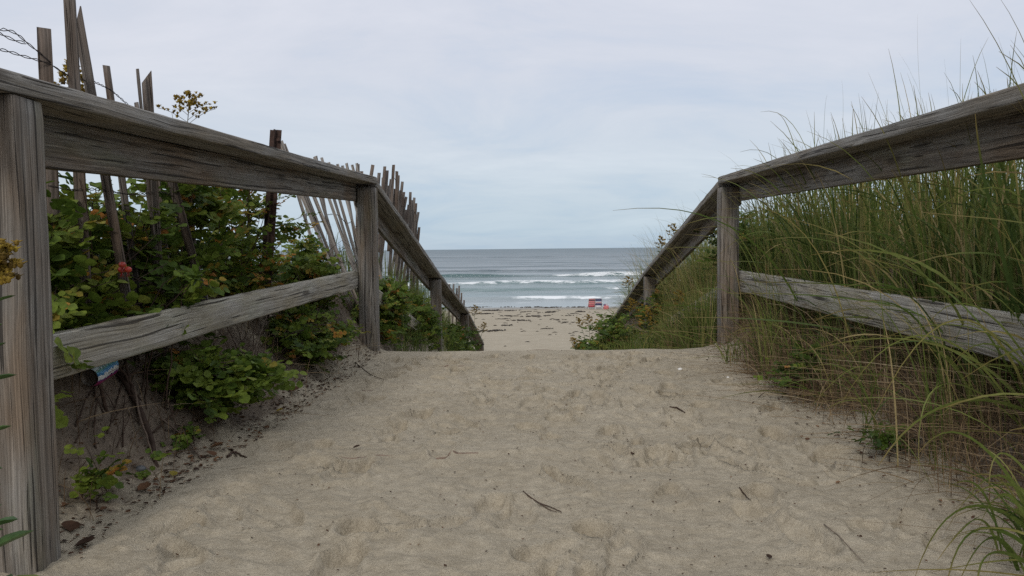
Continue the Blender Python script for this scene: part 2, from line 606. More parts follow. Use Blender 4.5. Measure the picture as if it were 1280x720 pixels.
# sea
def sea_material():
    m, nt, bs = newmat('sea_water')
    L = nt.links.new
    tc = nd(nt, 'ShaderNodeTexCoord')

    def sc(x, y, z):
        mp = nt.nodes.new('ShaderNodeMapping')
        mp.inputs['Scale'].default_value = (x, y, z)
        L(tc.outputs['Object'], mp.inputs['Vector'])
        return mp.outputs['Vector']
    sh = nd(nt, 'ShaderNodeAttribute', attribute_name='shallow')
    fo = nd(nt, 'ShaderNodeAttribute', attribute_name='foam')
    rs = ramp(nt, [(0.0, (0.028, 0.068, 0.082)), (0.5, (0.085, 0.165, 0.155)), (1.0, (0.24, 0.27, 0.25))])
    L(sh.outputs['Fac'], rs.inputs['Fac'])
    nf = noise_n(nt, sc(0.45, 1.0, 1), 1.0, 7, 0.78)
    fa = mth(nt, 'ADD', b=-0.5)
    L(nf.outputs['Fac'], fa.inputs[0])
    fk = mth(nt, 'MULTIPLY', b=7.0)
    L(fo.outputs['Fac'], fk.inputs[0])
    fk2 = mth(nt, 'MINIMUM', b=1.9)
    L(fk.outputs[0], fk2.inputs[0])
    fb = mth(nt, 'MULTIPLY_ADD')
    L(fa.outputs[0], fb.inputs[0])
    L(fk2.outputs[0], fb.inputs[1])
    L(fo.outputs['Fac'], fb.inputs[2])
    rf = ramp(nt, [(0.38, (0, 0, 0)), (0.60, (1, 1, 1))])
    L(fb.outputs[0], rf.inputs['Fac'])
    mx = mixc(nt, 'MIX')
    L(rf.outputs['Color'], mx.inputs[0])
    L(rs.outputs['Color'], mx.inputs[6])
    mx.inputs[7].default_value = (0.78, 0.80, 0.80, 1)
    df = nt.nodes.new('ShaderNodeBsdfDiffuse')
    L(mx.outputs[2], df.inputs['Color'])
    gl = nt.nodes.new('ShaderNodeBsdfGlossy')
    gl.inputs['Roughness'].default_value = 0.18
    w1 = noise_n(nt, sc(0.16, 0.34, 1), 1.0, 7, 0.68)
    w2 = noise_n(nt, sc(0.9, 2.2, 1), 1.0, 4, 0.6)
    a1 = mth(nt, 'MULTIPLY', b=1.0)
    L(w1.outputs['Fac'], a1.inputs[0])
    a2 = mth(nt, 'MULTIPLY_ADD', b=0.16)
    L(w2.outputs['Fac'], a2.inputs[0])
    L(a1.outputs[0], a2.inputs[2])
    cal = nd(nt, 'ShaderNodeAttribute', attribute_name='chop')
    bp = nd(nt, 'ShaderNodeBump', Strength=1.0, Distance=1.6)
    L(cal.outputs['Fac'], bp.inputs['Strength'])
    L(a2.outputs[0], bp.inputs['Height'])
    L(bp.outputs['Normal'], gl.inputs['Normal'])
    L(bp.outputs['Normal'], df.inputs['Normal'])
    # how mirror-like the surface is: calm by the sand, ruffled further out, with wind streaks
    sp_ = nd(nt, 'ShaderNodeAttribute', attribute_name='gloss')
    st1 = noise_n(nt, sc(0.010, 0.055, 1), 1.0, 6, 0.65, 0.3)
    st2 = noise_n(nt, sc(0.05, 0.28, 1), 1.0, 5, 0.7)
    sa = mth(nt, 'ADD')
    L(st1.outputs['Fac'], sa.inputs[0])
    L(st2.outputs['Fac'], sa.inputs[1])
    rw = ramp(nt, [(0.38, (0.42, 0.42, 0.42)), (0.52, (1.02, 1.02, 1.02)), (0.66, (1.3, 1.3, 1.3))])
    sh2 = mth(nt, 'MULTIPLY', b=0.5)
    L(sa.outputs[0], sh2.inputs[0])
    L(sh2.outputs[0], rw.inputs['Fac'])
    ch2 = mth(nt, 'MULTIPLY', b=1.2, clamp=True)
    L(cal.outputs['Fac'], ch2.inputs[0])
    rwm = mixc(nt, 'MIX')
    L(ch2.outputs[0], rwm.inputs[0])
    rwm.inputs[6].default_value = (1, 1, 1, 1)
    L(rw.outputs['Color'], rwm.inputs[7])
    fm = mth(nt, 'MULTIPLY')
    L(sp_.outputs['Fac'], fm.inputs[0])
    L(rwm.outputs[2], fm.inputs[1])
    inv = mth(nt, 'MULTIPLY_ADD', b=-0.9)
    inv.inputs[2].default_value = 1.0
    L(rf.outputs['Color'], inv.inputs[0])
    fm2 = mth(nt, 'MULTIPLY')
    L(fm.outputs[0], fm2.inputs[0])
    L(inv.outputs[0], fm2.inputs[1])
    ms = nt.nodes.new('ShaderNodeMixShader')
    L(fm2.outputs[0], ms.inputs[0])
    L(df.outputs[0], ms.inputs[1])
    L(gl.outputs[0], ms.inputs[2])
    L(ms.outputs[0], nt.nodes['Material Output'].inputs['Surface'])
    return m


M['sea'] = sea_material()

# ------------------------------------------------------------------ sky and sun
SUN_EL, SUN_AZ = 32.0, 193.0      # azimuth measured from +Y clockwise (behind the camera)
w = bpy.data.worlds.new("World")
scene.world = w
w.use_nodes = True
nt = w.node_tree
bg = nt.nodes['Background']
sky = nt.nodes.new('ShaderNodeTexSky')
sky.sky_type = 'NISHITA'
sky.sun_disc = False
sky.sun_elevation = R(SUN_EL)
sky.sun_rotation = R(SUN_AZ)
tc = nt.nodes.new('ShaderNodeTexCoord')
L = nt.links.new
sep = nt.nodes.new('ShaderNodeSeparateXYZ')
L(tc.outputs['Generated'], sep.inputs[0])
grad = ramp(nt, [(0.0, (0.44, 0.535, 0.63)), (0.02, (0.455, 0.56, 0.655)), (0.07, (0.525, 0.605, 0.685)), (0.13, (0.575, 0.63, 0.705)),
                 (0.21, (0.615, 0.645, 0.72)), (0.32, (0.625, 0.65, 0.73)), (0.55, (0.72, 0.75, 0.82)), (1.0, (0.86, 0.88, 0.93))])
L(sep.outputs['Z'], grad.inputs['Fac'])
zc = mth(nt, 'ADD', b=0.16)
L(sep.outputs['Z'], zc.inputs[0])
zm = mth(nt, 'MAXIMUM', b=0.05)
L(zc.outputs[0], zm.inputs[0])
dx = mth(nt, 'DIVIDE')
dy = mth(nt, 'DIVIDE')
L(sep.outputs['X'], dx.inputs[0])
L(zm.outputs[0], dx.inputs[1])
L(sep.outputs['Y'], dy.inputs[0])
L(zm.outputs[0], dy.inputs[1])
cmb = nt.nodes.new('ShaderNodeCombineXYZ')
L(dx.outputs[0], cmb.inputs['X'])
L(dy.outputs[0], cmb.inputs['Y'])
mp = nt.nodes.new('ShaderNodeMapping')
mp.inputs['Scale'].default_value = (0.75, 0.95, 1)
mp.inputs['Rotation'].default_value = (0, 0, R(-14))
mp.inputs['Location'].default_value = (3.3, 1.7, 0)
L(cmb.outputs[0], mp.inputs['Vector'])
c1 = noise_n(nt, mp.outputs[0], 1.1, 9, 0.62, 0.5)
rc = ramp(nt, [(0.32, (0.85, 0.915, 0.98)), (0.50, (1.0, 1.005, 1.01)), (0.68, (1.11, 1.09, 1.07))])
L(c1.outputs['Fac'], rc.inputs['Fac'])
cm = mixc(nt, 'MULTIPLY', 1.0)
L(grad.outputs['Color'], cm.inputs[6])
L(rc.outputs['Color'], cm.inputs[7])
sc10 = mixc(nt, 'MULTIPLY', 1.0)
L(cm.outputs[2], sc10.inputs[6])
sc10.inputs[7].default_value = (11.0, 11.0, 11.0, 1)
mixs = mixc(nt, 'MIX', 0.93)
L(sky.outputs[0], mixs.inputs[6])
L(sc10.outputs[2], mixs.inputs[7])
L(mixs.outputs[2], bg.inputs['Color'])
bg.inputs['Strength'].default_value = 0.1

sd = bpy.data.lights.new('sun', 'SUN')
sd.energy = 1.3
sd.angle = R(10)
sd.color = (1.0, 0.95, 0.88)
so = bpy.data.objects.new('sun', sd)
COL.objects.link(so)
az = R(SUN_AZ)
sv = Vector((math.sin(az) * math.cos(R(SUN_EL)), math.cos(az) * math.cos(R(SUN_EL)), math.sin(R(SUN_EL))))
so.rotation_euler = sv.to_track_quat('Z', 'Y').to_euler()
so.location = (-3, -4, 8)

vs = scene.view_settings
vs.view_transform = 'Standard'
vs.look = 'None'
vs.exposure = 0.0
vs.gamma = 1.0
vs.use_curve_mapping = False


# ------------------------------------------------------------------ ground sheet
def axis(dense_a, dense_b, step, out_a, out_b, grow):
    mid = list(np.arange(dense_a, dense_b + 1e-6, step))
    s = step
    hi = [mid[-1]]
    while hi[-1] < out_b:
        s *= grow
        hi.append(hi[-1] + s)
    s = step
    lo = [mid[0]]
    while lo[-1] > out_a:
        s *= grow
        lo.append(lo[-1] - s)
    return np.array(lo[:0:-1] + mid + hi[1:])


def grid_faces(nx, ny):
    i = np.arange(nx - 1)[None, :]
    j = np.arange(ny - 1)[:, None]
    a = j * nx + i
    return np.stack([a, a + 1, a + nx + 1, a + nx], -1).reshape(-1, 4)


def build_ground():
    xs = axis(-1.75, 1.90, 0.0095, -4000, 4000, 1.08)
    ys = axis(1.45, 6.2, 0.0095, -600, 90, 1.035)
    ys = np.append(ys, [140, 300])
    X, Y = np.meshgrid(xs, ys)
    Z = base_ground(X, Y)
    Z = np.where(Y > 120, -9.5, Z)
    rg = np.random.default_rng(21)
    near = sst(14, 7, Y) * sst(-4, 0, Y)
    calmc = 1 - 0.72 * np.exp(-((Y - 6.0) / 0.55) ** 2)
    Z += near * calmc * (0.022 * fbm(X * 1.3, Y * 1.5, 31, 2) + 0.016 * fbm(X * 4.2, Y * 5.0, 32, 3) + 0.0095 * fbm(X * 11, Y * 14, 33, 4) + 0.005 * vn(X * 30, Y * 36, 34))
    yl = np.minimum(Y, 22)
    o = np.maximum(rail_l(yl) - X, X - rail_r(yl))
    bank = sst(-0.05, 0.25, o) * near
    Z += bank * (0.05 * fbm(X * 7, Y * 7, 41, 4))
    far = sst(9, 20, Y)
    Z += far * (0.05 * fbm(X * 0.5, Y * 0.5, 51, 4) + 0.03 * fbm(X * 1.7, Y * 1.7, 52, 2)) * sst(62, 50, Y)
    Z += sst(50, 60, Y) * 0.035 * fbm(X * 0.12, Y * 0.3, 53, 3)
    # footprints and scuffs
    for k in range(170):
        cy = rg.uniform(1.5, 5.55)
        t = rg.uniform(0.06, 0.94)
        cx = float(rail_l(np.array(cy))) * (1 - t) + float(rail_r(np.array(cy))) * t
        an = rg.normal(0, 0.45) + (math.pi if rg.random() < .5 else 0)
        a = rg.uniform(0.08, 0.16)
        b = rg.uniform(0.035, 0.065)
        dep = rg.uniform(0.012, 0.032)
        i0, i1 = np.searchsorted(ys, [cy - 0.35, cy + 0.35])
        j0, j1 = np.searchsorted(xs, [cx - 0.35, cx + 0.35])
        xx = X[i0:i1, j0:j1] - cx
        yy = Y[i0:i1, j0:j1] - cy
        u = yy * math.cos(an) + xx * math.sin(an)
        v = -yy * math.sin(an) + xx * math.cos(an)
        b_ = b * (1 + 0.25 * np.sin(u / a * 2.2))
        r = np.sqrt((u / a) ** 2 + (v / b_) ** 2) + 0.25 * vn(xx * 22, yy * 22, k)
        Z[i0:i1, j0:j1] += -dep * sst(1.04, 0.84, r) * (0.62 + 0.75 * u / a * (1 if k % 2 else -1)) + 0.5 * dep * np.exp(-((r - 1.14) / 0.14) ** 2)
    # buried plank edges telegraph through the sand
    for yl_ in (2.86, 3.5, 4.28, 5.08):
        Z += (0.017 * sst(-0.05, 0.0, Y - yl_ + 0.02 * vn(X * 3, X * 0, 66)) * sst(0.30, 0.0, Y - yl_)) * sst(1.2, 0.9, np.abs(X - 0.2)) * (0.6 + vn(X * 2.2, Y * 0, 65))
    V = np.stack([X, Y, Z], -1).reshape(-1, 3)
    soil = sst(-0.10, 0.14, o - 0.04) * (0.72 + 0.6 * vn(X * 1.1, Y * 1.1, 61)) * sst(24, 17, Y) * sst(9, 4, o)
    soil = np.where(X < 0, soil * 0.95 + 0.12 * sst(0.05, 0.3, o) * sst(24, 17, Y), soil * 1.3 + 0.3 * sst(-0.02, 0.25, o) * sst(24, 17, Y))
    wet = sst(SEA + 0.16, SEA + 0.02, Z)
    g = mk('ground', V, grid_faces(len(xs), len(ys)), M['sand'], None, None,
           {'soil': ('FLOAT', np.clip(soil, 0, 1.2)), 'wet': ('FLOAT', wet)})
    tag(g, kind='structure')
    return xs, ys, Z


GX, GY, GZ = build_ground()


def surf(x, y):
    """height of the finished ground sheet"""
    i = int(np.clip(np.searchsorted(GY, y) - 1, 0, len(GY) - 2))
    j = int(np.clip(np.searchsorted(GX, x) - 1, 0, len(GX) - 2))
    fy = (y - GY[i]) / (GY[i + 1] - GY[i])
    fx = (x - GX[j]) / (GX[j + 1] - GX[j])
    return float((GZ[i, j] * (1 - fx) + GZ[i, j + 1] * fx) * (1 - fy) + (GZ[i + 1, j] * (1 - fx) + GZ[i + 1, j + 1] * fx) * fy)


def surfv(x, y):
    return np.array([surf(a, b) for a, b in zip(x, y)])


# ------------------------------------------------------------------ sea sheet
def build_sea():
    xs = axis(-45, 45, 0.55, -25000, 25000, 1.10)
    ys = np.concatenate([np.arange(60, 150, 0.28), np.arange(150, 480, 1.6)])
    s = 1.6
    ext = [ys[-1] + s]
    while ext[-1] < 40000:
        s *= 1.13
        ext.append(ext[-1] + s)
    ys = np.concatenate([ys, ext])
    X, Y = np.meshgrid(xs, ys)
    Z = np.full_like(X, SEA)
    foam = np.zeros_like(X)
    inx = sst(300, 60, np.abs(X))
    # breakers: distance, height, where along x it has broken (centre of the step, side), trailing foam
    W = [(137, 0.62, 1.5, 1, 8.0, 1), (108, 0.52, -400, 1, 14.0, 2), (89.5, 0.50, 11.0, 1, 2.5, 3), (77.5, 0.36, 0.5, 1, 4.5, 4), (172, 0.45, 900, 1, 3, 5)]
    for d, a, xb, sd_, trail, s_ in W:
        yc = d + 7.0 * vn(X * 0.035, X * 0 + s_, s_) + 3.0 * vn(X * 0.13, X * 0, s_ + 20) + 0.8 * vn(X * 0.5, X * 0, s_ + 25)
        am = a * (0.8 + 0.9 * vn(X * 0.08, X * 0 + 3, s_ + 30))
        u = Y - yc
        prof = np.where(u < 0, np.exp(-(u / 0.9) ** 2), np.exp(-(u / 3.4) ** 2))
        Z += am * prof * inx
        br = sst(-3.5, 3.5, (X - xb) * sd_ + 10 * vn(X * 0.09, X * 0, s_ + 40))
        ff = br * np.where(u < 0, np.exp(-(u / 1.5) ** 4) * (0.62 + 0.3 * vn(X * 0.3, X * 0, s_ + 60)), 0.40 * np.exp(-(u / trail) ** 2) + 0.42 * np.exp(-(u / 1.2) ** 2))
        foam = np.maximum(foam, ff * (0.9 + 0.25 * vn(X * 0.5, Y * 0.8, s_ + 50)) * sst(260, 120, np.abs(X)))
    foam = np.where(foam < 0.30, foam * 0.4, foam)
    for d, a, s_ in ((216, 0.40, 71), (445, 0.5, 73)):
        yc = d + 14 * vn(X * 0.02, X * 0 + s_, s_)
        Z += a * (0.6 + 0.8 * vn(X * 0.03, Y * 0, s_)) * np.exp(-((Y - yc) / 4.0) ** 2)
    calm = sst(68, 74, Y)
    Z += 0.05 * fbm(X * 0.25, Y * 0.6, 81, 3) * calm * sst(400, 150, Y)
    # swash: thin foam lines near the sand
    sw = 69.5 + 3.0 * vn(X * 0.05, X * 0, 91)
    foam = np.maximum(foam, 0.42 * np.exp(-((Y - sw) / 0.5) ** 2))
    shallow = 0.5 * sst(190, 95, Y) + 0.5 * sst(82, 68, Y)
    chop = np.interp(Y, [60, 70, 76, 90, 140, 400, 3000], [0.015, 0.03, 0.25, 0.5, 0.8, 1.0, 1.0])
    gloss = np.interp(Y, [60, 70, 80, 95, 140, 300, 1200], [0.72, 0.67, 0.62, 0.62, 0.62, 0.55, 0.47])
    slope = np.gradient(Z, axis=0) / np.gradient(Y, axis=0)
    gloss = gloss * np.clip(1 - 1.6 * np.maximum(slope, 0), 0.25, 1)
    V = np.stack([X, Y, Z], -1).reshape(-1, 3)
    o = mk('sea', V, grid_faces(len(xs), len(ys)), M['sea'], None, None,
           {'foam': ('FLOAT', foam), 'shallow': ('FLOAT', shallow), 'chop': ('FLOAT', chop), 'gloss': ('FLOAT', gloss)})
    tag(o, kind='structure')


build_sea()


# ------------------------------------------------------------------ boards
def ring(w_, h_, r, k=3):
    """rounded rectangle outline, w across, h up"""
    P = []
    for cx, cy, a0 in ((1, 1, 0), (-1, 1, 90), (-1, -1, 180), (1, -1, 270)):
        for q in range(k):
            a = R(a0 + 90 * q / (k - 1))
            P.append((cx * (w_ / 2 - r) + r * math.cos(a), cy * (h_ / 2 - r) + r * math.sin(a)))
        # a point in the middle of the next face
        nx_, ny_ = {0: (0, 1), 90: (-1, 0), 180: (0, -1), 270: (1, 0)}[a0]
        P.append((nx_ * w_ / 2, ny_ * h_ / 2))
    return np.array(P)


_bseed = [0]


def board(name, p0, p1, w_, h_, mat, parent=None, up=(0, 0, 1), r=0.006, wob=0.0012, sag=0.0, seg=None, taper=None, origin=None, slant=0.0):
    """a sawn timber from p0 to p1 (centre line): w across, h along 'up'"""
    _bseed[0] += 1
    sd_ = _bseed[0]
    rg = np.random.default_rng(1000 + sd_)
    p0 = np.array(tuple(p0), float)
    p1 = np.array(tuple(p1), float)
    ln = np.linalg.norm(p1 - p0)
    t = (p1 - p0) / ln
    upv = np.array(up, float)
    side = np.cross(t, upv)
    side /= np.linalg.norm(side)
    upv = np.cross(side, t)
    rg2 = ring(w_, h_, r)
    k = len(rg2)
    if seg is None:
        seg = max(4, int(ln / 0.04))
    V = []
    G = []
    off = rg.uniform(-50, 50, 3)
    for i in range(seg + 1):
        f = i / seg
        e = 1.0
        pos = p0 + (p1 - p0) * f - np.array([0, 0, sag * 4 * f * (1 - f)])
        pos = pos + (side * vn(f * ln * 0.8, 0, sd_) + upv * vn(f * ln * 0.8, 5, sd_)) * 0.006 * min(1, ln / 2)
        if i in (0, seg):
            e = 1 - 0.5 * r / max(w_, h_)
        for q, (a, b) in enumerate(rg2):
            n_ = float(vn(f * ln * 9 + q * 3.1, q * 7.7, sd_)) * wob * 2
            m_ = math.hypot(a, b)
            a2 = a * e * (1 + n_ / m_)
            b2 = b * e * (1 + n_ / m_)
            sl = t * (slant * a if i == seg else 0)
            V.append(pos + side * a2 + upv * b2 + sl)
            G.append((f * ln + off[0], a + off[1], b + off[2]))
    F = []
    for i in range(seg):
        for q in range(k):
            a = i * k + q
            b = i * k + (q + 1) % k
            F.append([a, b, b + k, a + k])
    # ends
    for i, rev in ((0, True), (seg, False)):
        c = len(V)
        ctr = np.mean([V[i * k + q] for q in range(k)], 0)
        V.append(ctr)
        G.append((i / seg * ln + off[0], off[1], off[2]))
        for q in range(k):
            tri = [i * k + q, i * k + (q + 1) % k, c]
            F.append(tri[::-1] if rev else tri)
    o = mk(name, np.array(V), F, mat, parent, origin, {'grain': ('FLOAT_VECTOR', np.array(G))})
    return o


PW = 0.125     # post width


def railing(side, label):
    left = side < 0
    # control points of cap underside (inner edge), boards and post faces as (Y, point)
    if left:
        cap = [pt(62, 126, 1.9), pt(469, 229, 5.6), pt(549, 347, 9.4), pt(583, 391, 13.2), pt(609, 430, 17.0)]
        up_bot = [pt(62, 210, 2.15), pt(443, 250, 5.6)]
        lo_top = [pt(66, 415, 2.15), pt(443, 338, 5.6)]
        lo_bot = [pt(66, 470, 2.15), pt(443, 360, 5.6)]
    else:
        cap = [pt(1280, 124, 2.09), pt(897, 229, 5.6), pt(801, 343, 9.5), pt(758, 399, 13.4), pt(716, 447, 17.0)]
        up_bot = [pt(1280, 196, 2.30), pt(925, 250, 5.6)]
        lo_top = [pt(1280, 396, 2.30), pt(925, 338, 5.6)]
        lo_bot = [pt(1280, 455, 2.30), pt(925, 365, 5.6)]
    fx = (lambda y: float(rail_l(np.array(y)))) if left else (lambda y: float(rail_r(np.array(y))))

    def line(a, b, y):
        f = (y - a.y) / (b.y - a.y)
        return a.z + (b.z - a.z) * f
    root = thing('wooden_railing', (fx(5.6) + side * 0.06, 5.66, surf(fx(5.6) + side * 0.06, 5.66)), label, 'railing', 'railings along the sand walk')
    ct = 0.048
    cw = PW + 0.038 + 0.022
    posts = [1.8475, 5.6625, cap[2].y + 0.06, cap[3].y + 0.06, cap[4].y + 0.06]
    capz = lambda y: line(cap[0], cap[1], y) if y <= 5.7 else (line(cap[1], cap[2], y) if y <= cap[2].y else (line(cap[2], cap[3], y) if y <= cap[3].y else line(cap[3], cap[4], y)))
    for k, y in enumerate(posts):
        x = fx(y) + side * PW / 2
        zt = min(capz(y - PW / 2), capz(y + PW / 2)) - 0.002
        zb = surf(fx(y) - side * 0.1, y) - 0.45
        board('post', (x, y, zb), (x + side * 0.0, y, zt), PW, PW, M['wood'], root, up=(0, 1, 0), r=0.012 if k == 0 else 0.008, wob=0.002)
    spans = [(1.50, 5.70), (5.70, posts[2]), (posts[2], posts[3]), (posts[3], posts[4] + 0.15)]
    for k, (a, b) in enumerate(spans):
        ga, gb = (a, b)
        eps = 0.003
        za, zb = capz(a + 1e-4) + ct / 2, capz(b - 1e-4) + ct / 2
        xo = side * (cw / 2 - 0.004)
        # cap board
        board('cap_board', (fx(a) + xo, a + eps, za), (fx(b) + xo, b - eps, zb), cw, ct, M['wood_cap'], root, r=0.007, wob=0.003 if k == 0 else 0.002)
        bo = side * (PW + 0.019 + 0.002)
        if k == 0:
            h1 = 0.130
            zu_a = line(up_bot[0], up_bot[1], a)
            zu_b = line(up_bot[0], up_bot[1], b)
            ta = capz(a) + 0.006 - zu_a
            tb = capz(b - .05) + 0.006 - zu_b
            h1 = (ta + tb) / 2
            ca, cb = zu_a + h1 / 2 + (ta - h1) * .5, zu_b + h1 / 2 + (tb - h1) * .5
            la, lb = (line(lo_top[0], lo_top[1], a) + line(lo_bot[0], lo_bot[1], a)) / 2, (line(lo_top[0], lo_top[1], b) + line(lo_bot[0], lo_bot[1], b)) / 2
            h2 = ((lo_top[0].z - lo_bot[0].z) + (lo_top[1].z - lo_bot[1].z)) / 2
        else:
            h1 = 0.130
            h2 = 0.122
            dz = h1 / 2 - 0.005
            ca, cb = capz(a + 1e-4) - dz, capz(b - 1e-4) - dz
            la, lb = capz(a + 1e-4) - 0.68, capz(b - 1e-4) - 0.68
        board('upper_board', (fx(a) + bo, a + 0.006 + (0.2 if k == 0 else 0), ca), (fx(b) + bo, b - 0.006, cb), 0.036, h1, M['wood'], root, r=0.005)
        board('lower_board', (fx(a) + bo, a + 0.008 + (0.2 if k == 0 else 0), la), (fx(b) + bo, b - 0.008, lb), 0.036, h2, M['wood_pale'], root, r=0.006, wob=0.002)
    return root


railing(-1, 'grey weathered wooden railing on the left, in front of the rose bushes')
railing(1, 'grey weathered wooden railing on the right, in front of tall dune grass')


# ------------------------------------------------------------------ snow fence
def slat(parent, top, bot, wd, th, mat, brk=0.5, rg=random):
    """a lath from bot to top, faces roughly across the line of sight; broken slanting top"""
    top = Vector(top)
    bot = Vector(bot)
    yaw = rg.uniform(-0.35, 0.35)
    up = Vector((math.sin(yaw), math.cos(yaw), 0))
    return board('slat', bot, top, wd, th, mat, parent, up=tuple(up), r=0.0025, wob=0.0008, seg=14, slant=rg.uniform(-brk, brk))


def wire(mb, pts, rad=0.0013, twist=0.004, n=None, pitch=0.03):
    """two twisted strands through the points"""
    P = np.array([tuple(p) for p in pts], float)
    seg = np.linalg.norm(np.diff(P, axis=0), axis=1)
    s = np.concatenate([[0], np.cumsum(seg)])
    n = n or max(8, int(s[-1] / 0.010))
    q = np.linspace(0, s[-1], n)
    # smooth interpolation
    C = np.stack([np.interp(q, s, P[:, i]) for i in range(3)], 1)
    for _ in range(4):
        C[1:-1] = (C[:-2] + 2 * C[1:-1] + C[2:]) / 4
    for ph in (0, math.pi):
        a = q / pitch * math.pi + ph
        Q = C + np.stack([0 * a, np.cos(a), np.sin(a)], 1) * twist * (0.4 + 0.6 * np.abs(np.sin(q * 9)))[:, None]
        mb.tube(Q, rad, 4)


fg = 'sections of the old lath sand fence'
# near, broken section behind the near rail
r0 = pt(80, 330, 2.5)
f1 = thing('sand_fence', (r0.x, r0.y, surf(r0.x, r0.y)), 'broken sand fence of wide wired laths leaning behind the left railing near the camera', 'fence', fg)
near = [  # top px, low px, Y, width, thickness
    ((55, 35), (74, 430), 2.45, .040, .009, .35), ((85, -30), (111, 430), 2.50, .035, .010, .2), ((97, 22), (166, 420), 2.62, .034, .009, .9),
    ((133, 82), (176, 400), 2.85, .024, .012, .1), ((183, 96), (200, 380), 2.95, .036, .009, .9), ((172, 86), (192, 300), 2.9, .012, .008, .5),
    ((170, 128), (205, 390), 3.1, .018, .009, .9), ((205, 190), (262, 400), 3.2, .036, .009, .4), ((190, 180), (216, 410), 3.3, .036, .009, .4),
    ((236, 222), (250, 400), 3.6, .02, .010, .4)]
wr = random.Random(3)
for (a, b), (c, d), Y, wd, th, br in near:
    slat(f1, pt(a, b, Y), pt(c, d, Y + 0.1), wd, th, M['slat'], br * 2.6, wr)
mb = MB()
wire(mb, [pt(-60, 55, 2.2), pt(-20, 40, 2.3), pt(6, 36, 2.38), pt(20, 40, 2.4), pt(34, 54, 2.42), pt(50, 66, 2.44), pt(64, 79, 2.46)])
wire(mb, [pt(-60, 20, 2.25), pt(-10, 36, 2.36), pt(4, 44, 2.38), pt(18, 51, 2.4), pt(32, 54, 2.41)])
wire(mb, [pt(-60, 70, 2.2), pt(-10, 60, 2.35), pt(8, 63, 2.39), pt(28, 70, 2.41), pt(44, 74, 2.43), pt(64, 80, 2.46), pt(80, 92, 2.49), pt(100, 99, 2.6), pt(120, 103, 2.72),
          pt(138, 112, 2.83), pt(150, 122, 2.9), pt(162, 133, 2.96), pt(185, 146, 3.0), pt(230, 168, 3.4)])
wire(mb, [pt(60, 232, 2.46), pt(90, 238, 2.5), pt(120, 236, 2.62), pt(160, 243, 2.8), pt(205, 240, 3.1), pt(250, 262, 3.6)])
mb.build('wire', M['wire'], f1)

# rusty stake
p = pt(330, 360, 4.5)
st = thing('fence_stake', (p.x, p.y, surf(p.x, p.y)), 'rusty iron stake standing among the rose bushes behind the left railing', 'stake')
a, b = pt(327, 420, 4.5), pt(344, 162, 4.5)
mb = MB()
for dx_, dy_, sx, sy in ((0, 0, .042, .006), (-.018, .014, .006, .028), (.018, .014, .006, .028)):
    d = b - a
    rot = d.to_track_quat('Z', 'Y').to_matrix()
    mb.box((a + b) / 2 + Vector((dx_, dy_, 0)), sx, sy, d.length, rot)
mb.build('channel', M['rust'], st, smooth=False)
for k in range(5):
    mb = MB()
    q = a.lerp(b, 0.55 + 0.1 * k)
    mb.box(q + Vector((0.022, -0.004, 0)), .016, .012, .012)
    mb.build('lug', M['rust'], st, smooth=False)
mb = MB()
mb.tube([a.lerp(b, t) + Vector((-0.09 - .02 * t, -0.05, 0)) for t in (0.05, 0.3, 0.6, 0.78)], [0.007, .0065, .006, .005], 6)
o_ = mb.build('thin_rod', M['rust'], st)

# leaning pale section
r0 = pt(395, 300, 7.0)
f2 = thing('sand_fence', (r0.x, r0.y, surf(r0.x, r0.y)), 'row of pale thin laths leaning sideways between the rusty stake and the far left post', 'fence', fg)
mid = [((346, 172), (420, 345), 6.2), ((355, 180), (412, 330), 6.3), ((352, 176), (408, 360), 6.25), ((395, 195), (420, 345), 6.6), ((393, 196), (440, 330), 6.5), ((402, 197), (447, 345), 6.7), ((411, 203), (452, 345), 6.8),
       ((422, 205), (458, 345), 6.9), ((433, 204), (464, 345), 7.0), ((446, 204), (470, 345), 7.1), ((380, 215), (432, 345), 6.45), ((368, 205), (425, 350), 6.35), ((388, 205), (426, 330), 6.55), ((428, 207), (452, 345), 6.95), ((440, 206), (476, 345), 7.05), ((374, 200), (436, 350), 6.4)]
tops = []
for (a, b), (c, d), Y in mid:
    T, B = pt(a, b, Y), pt(c, d, Y - 0.05)
    B = T + (B - T) * 1.25
    slat(f2, T, B, .025, .009, M['slat_pale'], 0.1, wr)
    tops.append((T, B))
mb = MB()
tops.sort(key=lambda q: q[0].x)
for f in (0.18, 0.42, 0.7):
    wire(mb, [T.lerp(B, f + wr.uniform(-.03, .03)) for T, B in tops], rad=0.0016, pitch=0.05)
mb.build('wire', M['wire'], f2)

# dense dark section beside the ramp
r0 = pt(490, 330, 9.0)
f3 = thing('sand_fence', (r0.x, r0.y, surf(r0.x, r0.y)), 'dense dark lath sand fence rising behind the sloping left railing', 'fence', fg)
tops = []
TOPX = [(447, 205), (452, 214), (466, 206), (474, 216), (481, 208), (484, 213), (479, 222), (492, 206), (496, 214), (489, 224), (498, 219), (503, 227), (501, 238), (505, 240), (508, 246),
        (513, 240), (515, 250), (511, 256), (518, 247), (520, 254), (516, 262), (519, 268), (523, 265), (521, 276), (524, 284), (486, 232), (494, 236), (507, 262), (522, 292), (470, 226)]
for k, (a, b) in enumerate(TOPX):
    Y = 7.4 + (a - 447) / 77 * 3.6 + wr.uniform(-.15, .15)
    T = pt(a, b, Y)
    lean = wr.gauss(0.10, 0.06)
    hgt = 1.05 + wr.uniform(-.1, .15)
    B = T + Vector((-lean * hgt, wr.uniform(-.1, .1), -hgt))
    slat(f3, T, B, .036, .009, M['slat'], 0.15, wr)
    tops.append((T, B))
mb = MB()
tops.sort(key=lambda q: q[0].y)
